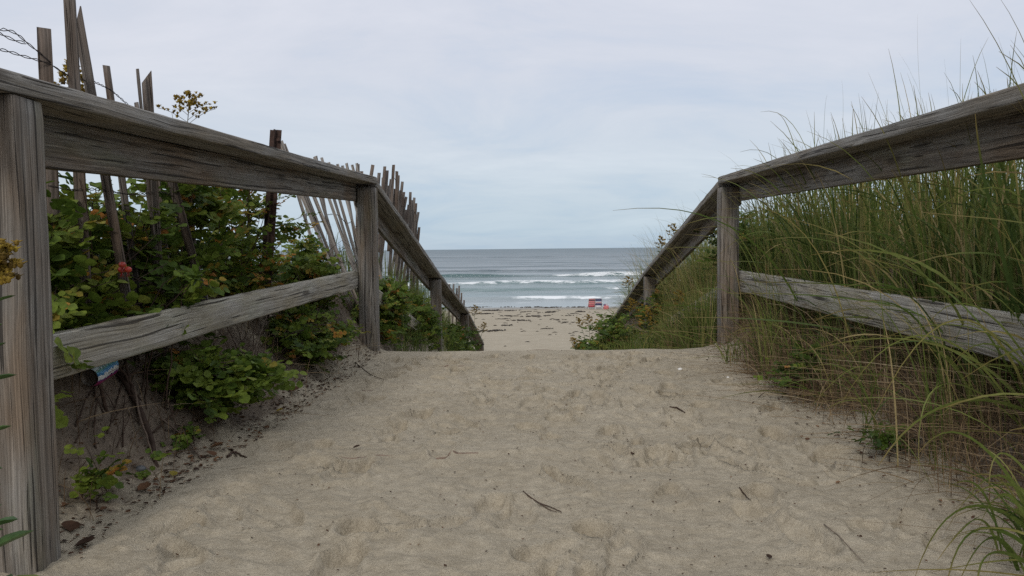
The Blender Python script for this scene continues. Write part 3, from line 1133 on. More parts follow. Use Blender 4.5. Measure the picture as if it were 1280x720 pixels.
for f in (0.14, 0.40, 0.65):
    wire(mb, [T.lerp(B, f + wr.uniform(-.04, .04)) for T, B in tops], rad=0.0016, pitch=0.06)
mb.build('wire', M['wire'], f3)

# last laths low on the beach side
r0 = pt(572, 400, 15.5)
f4 = thing('sand_fence', (r0.x, r0.y, surf(r0.x, r0.y)), 'few short fence laths sticking up at the foot of the sloping left railing', 'fence', fg)
tops = []
for a, b, Y in ((562, 355, 14.6), (567, 355, 15.0), (571, 360, 15.2), (574, 357, 15.6), (577, 366, 15.9), (580, 375, 16.2), (573, 368, 15.4)):
    T = pt(a, b, Y)
    slat(f4, T, T + Vector((wr.uniform(-.08, .02), 0, -1.3)), .034, .010, M['slat'], 0.1, wr)
    tops.append(T)
mb = MB()
wire(mb, [t - Vector((0, 0, .2)) for t in sorted(tops, key=lambda q: q.x)], rad=0.0018, pitch=0.06)
mb.build('wire', M['wire'], f4)


# ------------------------------------------------------------------ rose bushes
def compound(nodes, dirs, rg, size, yellow, bright, cull=True):
    """seven-leaflet leaves at the nodes; returns leaflets"""
    O, D, N, S, Wd, T = [], [], [], [], [], []
    for p, d in zip(nodes, dirs):
        d = d / (np.linalg.norm(d) + 1e-9)
        d = d + np.array([0, 0, -0.15])
        d /= np.linalg.norm(d)
        up = np.array([rg.normal(0, .6), rg.normal(-.35, .6), 1.0])
        sd_ = np.cross(d, up)
        sd_ /= np.linalg.norm(sd_) + 1e-9
        nn = np.cross(sd_, d)
        L_ = size * rg.uniform(0.75, 1.25)
        base = rg.random()
        tint = np.clip(rg.normal(0.36 + bright, 0.16), 0.02, 0.74)
        if base < yellow:
            tint = rg.uniform(0.78, 1.0)
        npair = 3 if rg.random() < 0.7 else 2
        for k in range(npair):
            q = p + d * L_ * (0.6 + 0.75 * k) - np.array([0, 0, 0.05 * L_ * k * k])
            for s in (-1, 1):
                O.append(q)
                D.append(d * 0.45 + sd_ * s * 0.9 + nn * rg.normal(0, .18))
                N.append(nn + rg.normal(0, .22, 3))
                S.append(L_ * rg.uniform(0.8, 1.1))
                T.append(np.clip(tint + rg.normal(0, .05), 0, 1))
        O.append(p + d * L_ * (0.6 + 0.75 * npair))
        D.append(d + rg.normal(0, .12, 3))
        N.append(nn)
        S.append(L_ * 1.1)
        T.append(tint)
    n = len(O)
    Wd = rg.uniform(1.0, 1.3, n)
    O, D, N, S, T = np.array(O), np.array(D), np.array(N), np.array(S), np.array(T)
    if cull:
        left = (O[:, 1] < 5.75) & (O[:, 0] < 0) & (O[:, 0] > rail_l(O[:, 1]) - 0.19)
        bad = left & (O[:, 2] > 0.38)
        can_ = (O[:, 1] < 2.95) & (O[:, 0] < 0) & (O[:, 2] < 0.44) & (O[:, 0] < -1.22)
        k_ = ~(bad | can_)
        O, D, N, S, T, Wd = O[k_], D[k_], N[k_], S[k_], T[k_], Wd[k_]
    return O, D, N, S, Wd, T


def rose_bush(label, roots, cen, rad, nst, size=0.033, yellow=0.06, seed=1, hips=0, bright=0.0, twigs=3, dens=1.0, group='rose bushes on the left bank', stemr=0.0035, bare=0, over=False):
    rg = np.random.default_rng(seed)
    cen = np.array(tuple(cen))
    rad = np.array(rad)
    x0, y0 = roots[0][0], roots[0][1]
    root = thing('rose_bush', (x0, y0, surf(x0, y0)), label, 'bush', group)
    sm = MB()
    nodes, dirs = [], []
    for k in range(nst):
        rx, ry = roots[rg.integers(len(roots))]
        rx += rg.normal(0, .05)
        ry += rg.normal(0, .06)
        b = np.array([rx, ry, surf(rx, ry) - 0.02])
        while True:
            q = rg.uniform(-1, 1, 3)
            r_ = np.linalg.norm(q)
            if r_ < 1 and r_ > 0.35:
                tip = cen + q * rad
                if over or not (tip[1] < 5.75 and tip[2] > 0.33 and -3 < tip[0] < 0 and tip[0] > float(rail_l(tip[1])) - 0.25):
                    break
        ctrl = b * 0.55 + tip * 0.45 + np.array([rg.normal(0, .06), rg.normal(0, .06), 0.25 * abs(tip[2] - b[2]) + 0.05])
        C = bez(b, ctrl, tip, 12)
        C[1:-1] += rg.normal(0, .004, (10, 3))
        sm.tube(C, np.linspace(stemr, stemr * 0.4, 12), 4, rg.uniform(0, .7))
        ln = len(C)
        for i in range(4, ln):
            for _ in range(1 if rg.random() < dens else 0):
                t = C[i] - C[i - 1]
                a = i * 2.4 + rg.normal(0, .5)
                nodes.append(C[i])
                dirs.append(t / np.linalg.norm(t) * 0.35 + np.array([math.cos(a), math.sin(a), rg.normal(0.15, .3)]))
        for tw in range(twigs):
            i = int(rg.integers(4, ln - 1))
            d = rg.normal(0, 1, 3)
            d[2] = abs(d[2]) * 0.5
            d /= np.linalg.norm(d)
            e = C[i] + d * rg.uniform(.06, .17)
            Tw = bez(C[i], (C[i] + e) / 2 + rg.normal(0, .015, 3), e, 5)
            sm.tube(Tw, np.linspace(stemr * .5, stemr * .25, 5), 3, rg.uniform(0, .6))
            for j in range(1, 5):
                if rg.random() < dens:
                    a = j * 2.4 + tw
                    nodes.append(Tw[j])
                    dirs.append(d * 0.5 + np.array([math.cos(a), math.sin(a), rg.normal(.1, .3)]))
    for k in range(bare):
        q = rg.uniform(-1, 1, 3)
        q /= np.linalg.norm(q)
        q[2] = abs(q[2])
        tip = cen + q * rad * 1.05
        rx, ry = roots[rg.integers(len(roots))]
        b = np.array([rx, ry, surf(rx, ry) - 0.02])
        C = bez(b, b * .5 + tip * .5 + rg.normal(0, .06, 3), tip, 9)
        sm.tube(C, np.linspace(stemr, stemr * .35, 9), 4, 0.2)
        for tw in range(4):
            i = int(rg.integers(4, 9))
            d = rg.normal(0, 1, 3)
            d /= np.linalg.norm(d)
            sm.tube(bez(C[i], C[i] + d * .05 + rg.normal(0, .01, 3), C[i] + d * rg.uniform(.07, .14), 5), np.linspace(stemr * .5, stemr * .2, 5), 3, 0.2)
    sm.build('stems', M['stem'], root)
    if not over:
        kp = [i for i, p_ in enumerate(nodes) if not (p_[1] < 5.75 and 0.30 < p_[2] < 0.66 and -3 < p_[0] < 0 and p_[0] > float(rail_l(p_[1])) - 0.165 - (0.11 if p_[2] > .45 else 0.02))]
        nodes = [nodes[i] for i in kp]
        dirs = [dirs[i] for i in kp]
    V, F, T = leaves(*compound(nodes, dirs, rg, size, yellow, bright, not over))
    mk('foliage', V, F, M['rose'], root, None, {'tint': ('FLOAT', T)}, smooth=False)
    return root, rg


def blob(mb, c, r, sq=(1, 1, 1), tint=0.5, n=6, rings=5):
    V = []
    c = np.array(tuple(c))
    for i in range(rings + 1):
        th = math.pi * i / rings
        for k in range(n):
            a = 2 * math.pi * k / n
            V.append(c + r * np.array([math.sin(th) * math.cos(a) * sq[0], math.sin(th) * math.sin(a) * sq[1], math.cos(th) * sq[2]]))
    F = []
    for i in range(rings):
        for k in range(n):
            a = i * n + k
            b = i * n + (k + 1) % n
            F.append([a, a + n, b + n, b])
    mb.add(V, F, tint)


def hips(root, pts, seed):
    for k, p in enumerate(pts):
        mb = MB()
        blob(mb, p, 0.0105, (1, 1, .85), 0.3 + 0.6 * ((k * 37) % 10) / 10, 9, 7)
        for q in range(5):
            a = q * 1.2566
            mb.tube([Vector(p) - Vector((0, 0, .009)), Vector(p) + Vector((math.cos(a) * .006, math.sin(a) * .006, -.022))], [.0016, .0004], 3, 0)
        mb.build('rose_hip', M['hip'], root)


rb1, _ = rose_bush('rose bush with red hips behind the lower rail, next to the near left post',
                   [(-1.52, 2.35), (-1.58, 2.6), (-1.5, 2.8)], (-1.42, 2.55, 0.70), (0.22, 0.50, 0.33), 44, 0.033, 0.13, 11, bright=0.20, bare=6)
hips(rb1, [pt(153, 331, 2.28), pt(160, 337, 2.29), pt(152, 337, 2.30)], 1)
rb2, _ = rose_bush('dense dark rose bush behind the lower rail, between the wide laths and the rusty stake',
                   [(-1.5, 3.1), (-1.55, 3.4), (-1.6, 3.7)], (-1.38, 3.35, 0.78), (0.22, 0.6, 0.40), 46, 0.031, 0.17, 12, bright=.16, bare=7)
rb3, _ = rose_bush('yellowing rose bush around the rusty stake behind the left railing',
                   [(-1.5, 4.2), (-1.55, 4.6)], (-1.38, 4.4, 0.86), (0.28, 0.65, 0.44), 40, 0.029, 0.34, 13, bright=.16, bare=7)
rb4, _ = rose_bush('rose bush below the leaning pale laths, beside the far left post',
                   [(-1.4, 5.2), (-1.45, 5.6)], (-1.30, 5.35, 0.58), (0.28, 0.5, 0.30), 34, 0.028, 0.22, 14, bright=.14, bare=6)
rb5, _ = rose_bush('low green rose bush spilling onto the sand under the middle of the left rail',
                   [(-1.38, 3.1), (-1.35, 3.3)], (-1.12, 3.22, 0.22), (0.17, 0.30, 0.12), 34, 0.030, 0.03, 15, bright=0.16)
rb6, _ = rose_bush('rose bush under the left rail just before the far post, with yellow leaves low down',
                   [(-1.3, 4.5), (-1.28, 4.9), (-1.3, 4.2)], (-1.14, 4.72, 0.30), (0.17, 0.65, 0.23), 48, 0.024, 0.20, 16, bright=0.15)
rb7, _ = rose_bush('rose seedling at the foot of the near left post', [(-1.22, 2.27)], (-1.205, 2.27, 0.14), (0.05, 0.05, 0.045), 5, 0.021, 0.15, 17, bright=0.25, twigs=1, stemr=.0022, dens=.7)
rb8, _ = rose_bush('tiny green rose sprout on the sand below the woody root', [(-1.20, 2.82)], (-1.195, 2.80, 0.06), (0.05, 0.05, 0.03), 6, 0.015, 0.03, 18, bright=0.16, twigs=1, stemr=.002, dens=.7)
rb9, _ = rose_bush('leafy rose bush just past the far left post, beside the ramp', [(-1.25, 6.4), (-1.2, 7.2)], (-1.08, 6.8, 0.20), (0.22, 0.85, 0.32), 58, 0.028, 0.20, 19, bright=0.12)
rb10, _ = rose_bush('green rose bush around the second post of the sloping left railing', [(-1.2, 8.6), (-1.1, 9.3)], (-1.0, 8.9, -0.12), (0.26, 1.0, 0.34), 60, 0.030, 0.08, 20, bright=0.12)
rb11, _ = rose_bush('low rose bush near the foot of the sloping left railing', [(-0.95, 11.2), (-0.9, 12.4)], (-0.82, 11.8, -0.72), (0.24, 1.6, 0.36), 54, 0.034, 0.05, 21, bright=.05)
rb12, _ = rose_bush('rose sprig with bright leaves behind the near left post, above the lower rail', [(-1.38, 2.12)], (-1.33, 2.20, 0.58), (0.07, 0.16, 0.06), 8, 0.031, 0.14, 22, bright=0.30, twigs=2, over=True)
rb13, _ = rose_bush('rose branch hanging over the middle of the lower left rail', [(-1.36, 2.85)], (-1.19, 2.92, 0.65), (0.05, 0.14, 0.06), 5, 0.030, 0.10, 23, bright=0.12, twigs=2, over=True, dens=.7)
rb14, _ = rose_bush('tangled rose thicket in the back, half hidden by the wide laths of the sand fence', [(-1.9, 2.8), (-2.0, 3.4), (-1.95, 4.0)], (-1.85, 3.4, 0.66), (0.3, 1.1, 0.34), 34, 0.033, 0.12, 24, bright=.05, bare=8)
GB = 'leafy shrubs on the right bank'
rose_bush('leafy shrub at the tip of the right bank, seen against the beach', [(1.05, 11.2), (1.15, 12.0)], (1.12, 11.6, -0.82), (0.28, 0.9, 0.22), 44, 0.030, 0.02, 25, bright=.06, group=GB)
rose_bush('leafy shrub under the lower part of the sloping right railing', [(1.35, 9.6), (1.4, 10.4)], (1.28, 10.0, -0.35), (0.28, 0.8, 0.28), 50, 0.030, 0.10, 26, bright=.04, group=GB)
rose_bush('rust tinged shrub behind the second post of the right railing', [(1.75, 9.2), (1.8, 10.2)], (1.72, 9.6, -0.02), (0.26, 0.8, 0.30), 46, 0.028, 0.30, 27, bright=.0, group=GB)
rose_bush('dark leafy shrub behind the far right post, among the tall grass', [(1.95, 6.4), (2.0, 7.0)], (1.95, 6.6, 0.78), (0.35, 0.7, 0.34), 50, 0.028, 0.06, 28, bright=.0, group=GB)
rose_bush('small dark green weed under the right rail at the sand edge', [(1.42, 3.9)], (1.42, 3.85, 0.22), (0.09, 0.12, 0.08), 7, 0.021, 0.10, 29, bright=-.04, group=GB, twigs=2)
rose_bush('tiny dark leafy weed lying at the sand edge by the long blades', [(1.30, 2.78)], (1.29, 2.74, 0.08), (0.04, 0.05, 0.035), 4, 0.015, 0.0, 30, bright=-.05, group=GB, twigs=1, stemr=.002)


# ------------------------------------------------------------------ goldenrod
def goldenrod(label, base, h, lean=(0, 0), seed=1, head=0.16, leaf=0.09, nleaf=16, plume=1.0, group='goldenrod plants', leafw=0.34, nbr=14, head_only=False):
    rg = np.random.default_rng(seed)
    x, y = base
    z = surf(x, y)
    root = thing('goldenrod', (x, y, z), label, 'wildflower', group)
    b = np.array([x, y, z - 0.02])
    tip = np.array([x + lean[0], y + lean[1], z + h])
    ctrl = np.array([x + lean[0] * .3, y + lean[1] * .3, z + h * .6])
    C = bez(b, ctrl, tip, 14)
    mb = MB()
    mb.tube(C, np.linspace(.0042, .0016, 14), 6, 0.7)
    mb.build('stem', M['green_stem'], root)
    O, D, N, S, Wd, T = [], [], [], [], [], []
    for k in range(nleaf):
        f = 0.08 + 0.80 * k / nleaf
        p = b + (C[-1] - b) * 0
        i = f * 13
        p = C[int(i)] * (1 - i % 1) + C[min(13, int(i) + 1)] * (i % 1)
        a = k * 2.4 + rg.normal(0, .3)
        O.append(p)
        D.append([math.cos(a), math.sin(a), rg.uniform(0.05, 0.5)])
        N.append([0, 0, 1])
        S.append(leaf * (1.2 - 0.55 * f) * rg.uniform(.8, 1.15))
        Wd.append(leafw)
        T.append(np.clip(rg.normal(.45, .2), 0, 1))
    V, F, T = leaves(np.array(O), np.array(D, float), np.array(N, float), np.array(S), np.array(Wd), np.array(T))
    mk('leaves', V, F, M['lance'], root, None, {'tint': ('FLOAT', T)})
    fl = MB()
    for k in range(nbr):
        f = 1 - head / h * (k / nbr)
        i = f * 13
        p = C[min(13, int(i))]
        p = C[min(12, int(i))] * (1 - i % 1) + C[min(13, int(i) + 1)] * (i % 1)
        a = k * 2.4
        d = np.array([math.cos(a), math.sin(a), 0.45])
        ln = head * plume * 0.45 * (0.35 + k / nbr) * rg.uniform(.7, 1.2)
        e = p + d * ln
        B = bez(p, p + d * ln * .6 + np.array([0, 0, .02]), e, 5)
        fl.tube(B, [.0012] * 5, 3, 0.1)
        for q in range(12):
            t = rg.uniform(.25, 1.05)
            c = p + (e - p) * t + np.array([0, 0, .02 * 2 * t * (1 - t)]) + rg.normal(0, .005, 3) + np.array([0, 0, .006])
            r_ = rg.uniform(.0035, .006)
            ti = np.clip(rg.normal(.45, .28), 0, 1)
            blob(fl, c, r_, (1, 1, 1.3), ti, 5, 3)
            for j in range(4):
                aa = rg.uniform(0, 6.28)
                fl.tube([c, c + np.array([math.cos(aa), math.sin(aa), .5]) * r_ * 2.0], [r_ * .45, r_ * .1], 3, min(1, ti + .2))
    fl.build('flower_head', M['gold'], root)
    return root


g1 = pt(-70, 330, 1.45)
goldenrod('goldenrod with ragged yellow flower head in front of the near left post', (g1.x, g1.y), EYE + 0.005 - surf(g1.x, g1.y), (0.105, 0.0), 31, head=0.10, leaf=0.062, nleaf=30, plume=0.8, leafw=.28, nbr=15)
g2 = pt(-10, 745, 1.25)
goldenrod('goldenrod with broad glossy green leaves at the lower left corner', (g2.x, g2.y), 0.40, (0.0, -0.02), 35, head=0.03, leaf=0.085, nleaf=16, plume=.4, leafw=.42, nbr=3)
for (px, py, Y, lab, sd_, hd) in ((98, 78, 2.75, 'goldenrod spike showing between the two tallest fence laths', 41, .16),
                                  (228, 118, 3.6, 'goldenrod spray standing above the left handrail beside the pointed lath', 42, .17)):
    p = pt(px, py, Y)
    goldenrod(lab, (p.x - .05, p.y + .03), p.z - surf(p.x - .05, p.y + .03), (.08 if px > 150 else .02, -.02), sd_, head=hd, leaf=.07, plume=1.25 if px > 150 else .6)
for (px, py, Y, lab, sd_, ln_) in ((594, 383, 13.0, 'goldenrod leaning past the lower end of the sloping left railing', 51, .05),
                                   (606, 404, 13.2, 'lowest goldenrod leaning over the sand at the foot of the left railing', 52, .18),
                                   (735, 394, 11.5, 'upright goldenrod at the sand edge of the right bank, seen against the beach', 53, -.05),
                                   (722, 398, 11.8, 'bent goldenrod stalk at the sand edge of the right bank, seen against the beach', 54, -.22),
                                   (748, 401, 10.8, 'short goldenrod tucked under the foot of the sloping right railing', 55, 0),
                                   (716, 424, 9.3, 'goldenrod sprig lowest on the sand edge of the right bank', 56, -.12),
                                   (842, 281, 8.8, 'goldenrod flowering above the upper part of the sloping right railing', 57, 0),
                                   (826, 297, 9.4, 'goldenrod flowering just above the middle of the sloping right railing', 58, -.05),
                                   (785, 347, 11.0, 'brownish goldenrod head sticking over the lower part of the right railing', 59, -.03),
                                   (790, 375, 9.0, 'goldenrod with orange flowers left of the second post of the right railing', 60, -.03),
                                   (810, 388, 8.2, 'bright yellow goldenrod at the second post of the right railing', 61, 0),
                                   (850, 365, 7.6, 'goldenrod with dull brown flowers between the posts of the sloping right railing', 62, 0)):
    p = pt(px, py, Y)
    bx_, by_ = p.x - ln_, p.y
    hh = max(0.22, p.z - surf(bx_, by_))
    goldenrod(lab, (bx_, by_), hh, (ln_, 0), sd_, head=min(.2, hh * .45), leaf=.085, plume=.9, nleaf=18)


# ------------------------------------------------------------------ grasses
def grass_patch(name, n, fx, fy, hl, lean, wd, tint, mat, seed, droop=0.5, bias=(0, 0), seg=6, kind='stuff', zoff=0.0):
    rg = np.random.default_rng(seed)
    y = fy(rg, n)
    x = fx(rg, n, y)
    z = surfv(x, y) - 0.015 + zoff
    P0 = np.stack([x, y, z], 1)
    h = rg.uniform(hl[0], hl[1], n)
    a = rg.uniform(0, 2 * math.pi, n)
    l = np.abs(rg.normal(0, lean, n)) * h
    d = np.stack([np.cos(a), np.sin(a)], 1) * l[:, None] + np.array(bias)[None, :] * h[:, None]
    hh = np.sqrt(np.maximum(h * h - (d ** 2).sum(1), (0.25 * h) ** 2))
    dr = rg.uniform(0, droop, n)
    P1 = P0 + np.stack([d[:, 0] * .25, d[:, 1] * .25, hh * 0.75], 1)
    P2 = P0 + np.stack([d[:, 0], d[:, 1], hh * (1 - dr * np.minimum(1, np.linalg.norm(d, axis=1) / h * 1.3))], 1)
    V, F, T, A = blades(P0, P1, P2, rg.uniform(wd[0], wd[1], n), np.clip(rg.normal(tint[0], tint[1], n), 0, 1), seg)
    o = mk(name, V, F, mat, None, None, {'tint': ('FLOAT', T), 'along': ('FLOAT', A)}, smooth=False)
    return tag(o, kind=kind)


UN = lambda a, b: (lambda rg, n: rg.uniform(a, b, n))


def clumped(a, b, off_a, off_b, side, k, spread):
    """blades gathered into tufts along the rail side"""
    def fy(rg, n):
        c = rg.uniform(a, b, k)
        fy.c = rg.integers(0, k, n)
        fy.o = rg.uniform(off_a, off_b, k)
        return c[fy.c] + rg.normal(0, spread, n)

    def fx(rg, n, y):
        rl = rail_r(y) if side > 0 else rail_l(y)
        return rl + side * np.maximum(fy.o[fy.c] + rg.normal(0, spread, n), 0.19 if off_a > 0.15 else -9)
    return fx, fy


fx, fy = clumped(0.9, 6.4, 0.24, 1.7, 1, 260, 0.05)
tag(grass_patch('dune_grass', 4200, fx, fy, (0.35, 1.10), 0.36, (0.005, 0.0135), (0.46, 0.28), M['grass'], 101, 0.7, (-0.07, 0), 8), 'tall green dune grass filling the bank behind the right railing', 'grass')
fx, fy = clumped(1.3, 5.6, 0.0, 0.40, 1, 190, 0.06)
tag(grass_patch('dry_grass', 8000, fx, fy, (0.10, 0.36), 0.85, (0.0018, 0.004), (0.52, 0.27), M['straw'], 102, 0.9, (-0.12, 0), 4), 'brown matted dry grass under the right rail', 'grass')
fx, fy = clumped(1.0, 6.4, 0.22, 0.7, 1, 110, 0.07)
tag(grass_patch('dry_grass', 3600, fx, fy, (0.18, 0.50), 0.5, (0.002, 0.0045), (0.68, 0.25), M['straw'], 103, 0.8, (0, 0), 4), 'pale dry straw standing at the base of the tall grass', 'grass')
fx, fy = clumped(1.7, 5.7, 0.0, 0.30, 1, 36, 0.04)
tag(grass_patch('dune_grass', 460, fx, fy, (0.28, 0.72), 0.42, (0.003, 0.007), (0.62, 0.27), M['grass'], 104, 0.9, (-0.16, -.05), 9), 'scattered green grass in front of the right rail', 'grass')
# ramp, right side
fx, fy = clumped(6.0, 14.0, 0.20, 1.4, 1, 260, 0.10)
tag(grass_patch('dune_grass', 5200, fx, fy, (0.40, 0.80), 0.42, (0.004, 0.010), (0.50, 0.26), M['grass'], 105, 0.7, (0.0, 0)), 'green grass covering the slope behind the right ramp railing', 'grass')
fx, fy = clumped(7.0, 14.0, -0.55, -0.02, 1, 170, 0.07)
tag(grass_patch('dune_grass', 2400, fx, fy, (0.20, 0.42), 0.5, (0.004, 0.008), (0.45, 0.26), M['grass'], 115, 0.8, (-0.10, 0)), 'low grass creeping onto the ramp in front of the right railing', 'grass')
fx, fy = clumped(5.95, 8.8, 0.0, 0.16, 1, 80, 0.04)
tag(grass_patch('dune_grass', 1900, fx, fy, (0.32, 0.68), 0.40, (0.004, 0.008), (0.58, 0.28), M['grass'], 116, 0.8, (0.0, 0)), 'tangled grass between the first two posts of the sloping right railing', 'grass')
fx, fy = clumped(3.0, 5.3, 0.20, 0.42, 1, 15, 0.035)
tag(grass_patch('dune_grass', 210, fx, fy, (0.9, 1.30), 0.30, (0.005, 0.011), (0.68, 0.25), M['grass'], 118, 0.75, (-0.06, 0), 10), 'tall loose grass standing up over the top of the right handrail', 'grass')
fx, fy = clumped(1.9, 3.6, 0.22, 0.6, 1, 26, 0.05)
tag(grass_patch('dune_grass', 380, fx, fy, (0.4, 1.05), 0.45, (0.010, 0.016), (0.55, 0.26), M['grass'], 117, 0.8, (-0.05, 0), 10), 'broad bladed grass close behind the near end of the right rail', 'grass')
fx, fy = clumped(7.4, 11.5, 0.16, 0.5, 1, 46, 0.08)
tag(grass_patch('dune_grass', 480, fx, fy, (0.7, 1.25), 0.3, (0.003, 0.006), (0.80, 0.14), M['grass'], 106, 0.6, (-0.22, 0)), 'pale wispy grass tips above the sloping right railing', 'grass')
fx, fy = clumped(6.2, 14.0, 0.0, 0.8, 1, 130, 0.10)
tag(grass_patch('dry_grass', 2200, fx, fy, (0.2, 0.5), 0.6, (0.003, 0.006), (0.45, 0.25), M['straw'], 107, 0.8, (-0.1, 0), 4), 'dry brown grass on the slope behind the far right post', 'grass')
# ramp, left side
fx, fy = clumped(6.2, 16.0, -0.08, 0.9, -1, 150, 0.10)
tag(grass_patch('dune_grass', 1900, fx, fy, (0.25, 0.5), 0.45, (0.004, 0.008), (0.45, 0.2), M['grass'], 108, 0.6, (0.05, 0)), 'short green grass under the sloping left railing', 'grass')
fx, fy = clumped(1.9, 6.0, 0.12, 0.9, -1, 70, 0.10)
tag(grass_patch('dry_grass', 900, fx, fy, (0.08, 0.25), 0.8, (0.002, 0.004), (0.4, 0.3), M['straw'], 109, 0.9, (0.1, 0), 4), 'thin dead grass among the roots of the left bank', 'grass')
# dunes further out on both sides
for sd_, lab, seed in ((1, 'dune grass on the dune far right of the walk', 110), (-1, 'dune grass on the dune far left of the fence', 111)):
    fx, fy = clumped(0.5, 16.0, 1.9, 7.0, sd_, 260, 0.16)
    tag(grass_patch('dune_grass', 2600, fx, fy, (0.3, 0.6) if sd_ < 0 else (.4, .75), 0.35, (0.005, 0.010), (0.45, 0.2), M['grass'], seed, 0.6, (0, 0), 4), lab, 'grass')


def tuft(label, cx, cy, specs, seed, extra=0, exh=(.2, .5), bias=(-.3, 0), wd=(0.005, .009), tint=(.5, .2), group='single grass tufts', thru=False):
    """a grass tuft with hand-placed arching blades: specs = list of (control, tip, width, tint)"""
    rg = np.random.default_rng(seed)
    z = surf(cx, cy)
    P0, P1, P2, Wd, T = [], [], [], [], []
    for c, t, w_, ti in specs:
        P0.append((cx + rg.normal(0, .03), cy + rg.normal(0, .03), z - .01))
        if thru:
            c = Vector(c) * 2 - (Vector(P0[-1]) + Vector(t)) * 0.5
        P1.append(tuple(c))
        P2.append(tuple(t))
        Wd.append(w_)
        T.append(ti)
    for k in range(extra):
        h = rg.uniform(*exh)
        b = np.array([cx + rg.normal(0, .04), cy + rg.normal(0, .04), z - .01])
        d = np.array([rg.normal(bias[0], .35), rg.normal(bias[1], .35), 0]) * h
        P0.append(b)
        P1.append(b + d * .3 + np.array([0, 0, h * .75]))
        P2.append(b + d + np.array([0, 0, h * rg.uniform(.35, .95)]))
        Wd.append(rg.uniform(*wd))
        T.append(np.clip(rg.normal(*tint), 0, 1))
    V, F, T, A = blades(np.array(P0, float), np.array(P1, float), np.array(P2, float), np.array(Wd), np.array(T), 14, thru)
    o = mk('grass_tuft', V, F, M['grass'], None, (cx, cy, z), {'tint': ('FLOAT', T), 'along': ('FLOAT', A)}, smooth=False)
    return tag(o, label, 'grass', group)


tuft('grass tuft whose long green blades arch across the lower right corner', 1.18, 1.76,
     [(pt(1222, 632, 1.70), pt(1142, 726, 1.60), .011, .50), (pt(1240, 672, 1.66), pt(1196, 735, 1.55), .012, .40), (pt(1226, 556, 1.75), pt(1148, 567, 1.75), .0085, .52),
      (pt(1256, 596, 1.7), pt(1180, 668, 1.6), .009, .6), (pt(1262, 700, 1.62), pt(1160, 716, 1.6), .007, .8), (pt(1246, 640, 1.66), pt(1172, 700, 1.55), .008, .3),
      (pt(1270, 640, 1.7), pt(1230, 720, 1.55), .010, .45), (pt(1262, 612, 1.72), pt(1208, 598, 1.75), .006, .85)], 201, 30, (.18, .42), (-.45, -.1), thru=True)
tuft('second grass tuft with darker blades bending down at the lower right edge', 1.16, 1.62,
     [(pt(1238, 660, 1.58), pt(1182, 742, 1.5), .011, .35), (pt(1262, 620, 1.6), pt(1214, 690, 1.5), .010, .55), (pt(1250, 690, 1.55), pt(1222, 745, 1.48), .012, .45),
      (pt(1275, 580, 1.62), pt(1236, 606, 1.6), .008, .65), (pt(1272, 664, 1.58), pt(1150, 690, 1.55), .007, .82), (pt(1240, 715, 1.52), pt(1090, 716, 1.5), .006, .9)], 208, 16, (.16, .36), (-.4, -.1), thru=True)
tuft('grass tuft with one long pale blade sweeping left over the right rail', 1.55, 2.28,
     [(pt(1212, 500, 2.05), pt(1098, 582, 1.95), .013, .62), (pt(1210, 400, 2.1), pt(1092, 520, 2.1), .008, .84), (pt(1165, 420, 2.15), pt(1048, 512, 2.2), .007, .74),
      (pt(1248, 300, 2.3), pt(1219, 142, 2.25), .014, .15), (pt(1235, 392, 2.15), pt(1150, 420, 2.1), .007, .58), (pt(1180, 480, 2.1), pt(1150, 600, 2.0), .007, .7),
      (pt(1260, 440, 2.1), pt(1190, 455, 2.1), .008, .5), (pt(1280, 250, 2.2), pt(1080, 338, 2.2), .006, .66)], 202, 22, (.3, .75), thru=True)
tuft('grass tuft at the right toe with thin blades falling onto the sand', 1.34, 2.9,
     [(pt(1080, 430, 2.7), pt(985, 560, 2.7), .005, .9), (pt(1110, 380, 2.8), pt(1005, 520, 2.7), .005, .75), (pt(1130, 470, 2.6), pt(1120, 640, 2.3), .005, .55),
      (pt(1060, 420, 2.8), pt(940, 505, 2.9), .0045, .5), (pt(1120, 500, 2.6), pt(1180, 640, 2.3), .005, .7)], 203, 14, (.2, .5))
tuft('small green grass tuft at the foot of the far right post', 1.38, 5.0, [(pt(905, 420, 4.9), pt(874, 447, 4.7), .006, .3)], 204, 22, (.15, .32), (-.3, -.2))
tuft('grass tuft with long bare seed stalks rising above the right handrail', 1.85, 3.3,
     [(pt(1143, 130, 3.3), pt(1147, 18, 3.3), .0035, .85), (pt(1172, 140, 3.3), pt(1174, 70, 3.3), .003, .85), (pt(1190, 150, 3.3), pt(1180, 72, 3.3), .003, .8), (pt(1199, 130, 3.3), pt(1201, 48, 3.3), .003, .85),
      (pt(1120, 170, 3.3), pt(1085, 90, 3.3), .003, .85), (pt(1140, 160, 3.3), pt(1116, 98, 3.3), .0035, .7)], 205, 30, (.9, 1.2), (0, 0), (.005, .009))
tuft('grass tuft leaning left over the right handrail near the far right post', 1.75, 4.4,
     [(pt(1010, 160, 4.4), pt(925, 190, 4.3), .010, .6), (pt(1030, 120, 4.4), pt(950, 140, 4.3), .007, .8), (pt(1000, 150, 4.3), pt(972, 142, 4.2), .009, .8), (pt(990, 190, 4.4), pt(918, 208, 4.2), .007, .7),
      (pt(1025, 140, 4.4), pt(1034, 118, 4.4), .011, .4), (pt(1060, 140, 4.4), pt(1052, 100, 4.4), .003, .8)], 206, 80, (.95, 1.32), (-.12, 0), (.007, .012))
tuft('grass tuft with two dark blades crossing the upper right corner', 1.5, 1.95,
     [(pt(1330, 160, 1.9), pt(1212, 0, 1.9), .006, .8), (pt(1340, 120, 1.9), pt(1248, -5, 1.9), .005, .8), (pt(1320, 200, 1.9), pt(1266, 74, 1.9), .005, .9)], 207, 4, (.5, .8), (.2, 0))


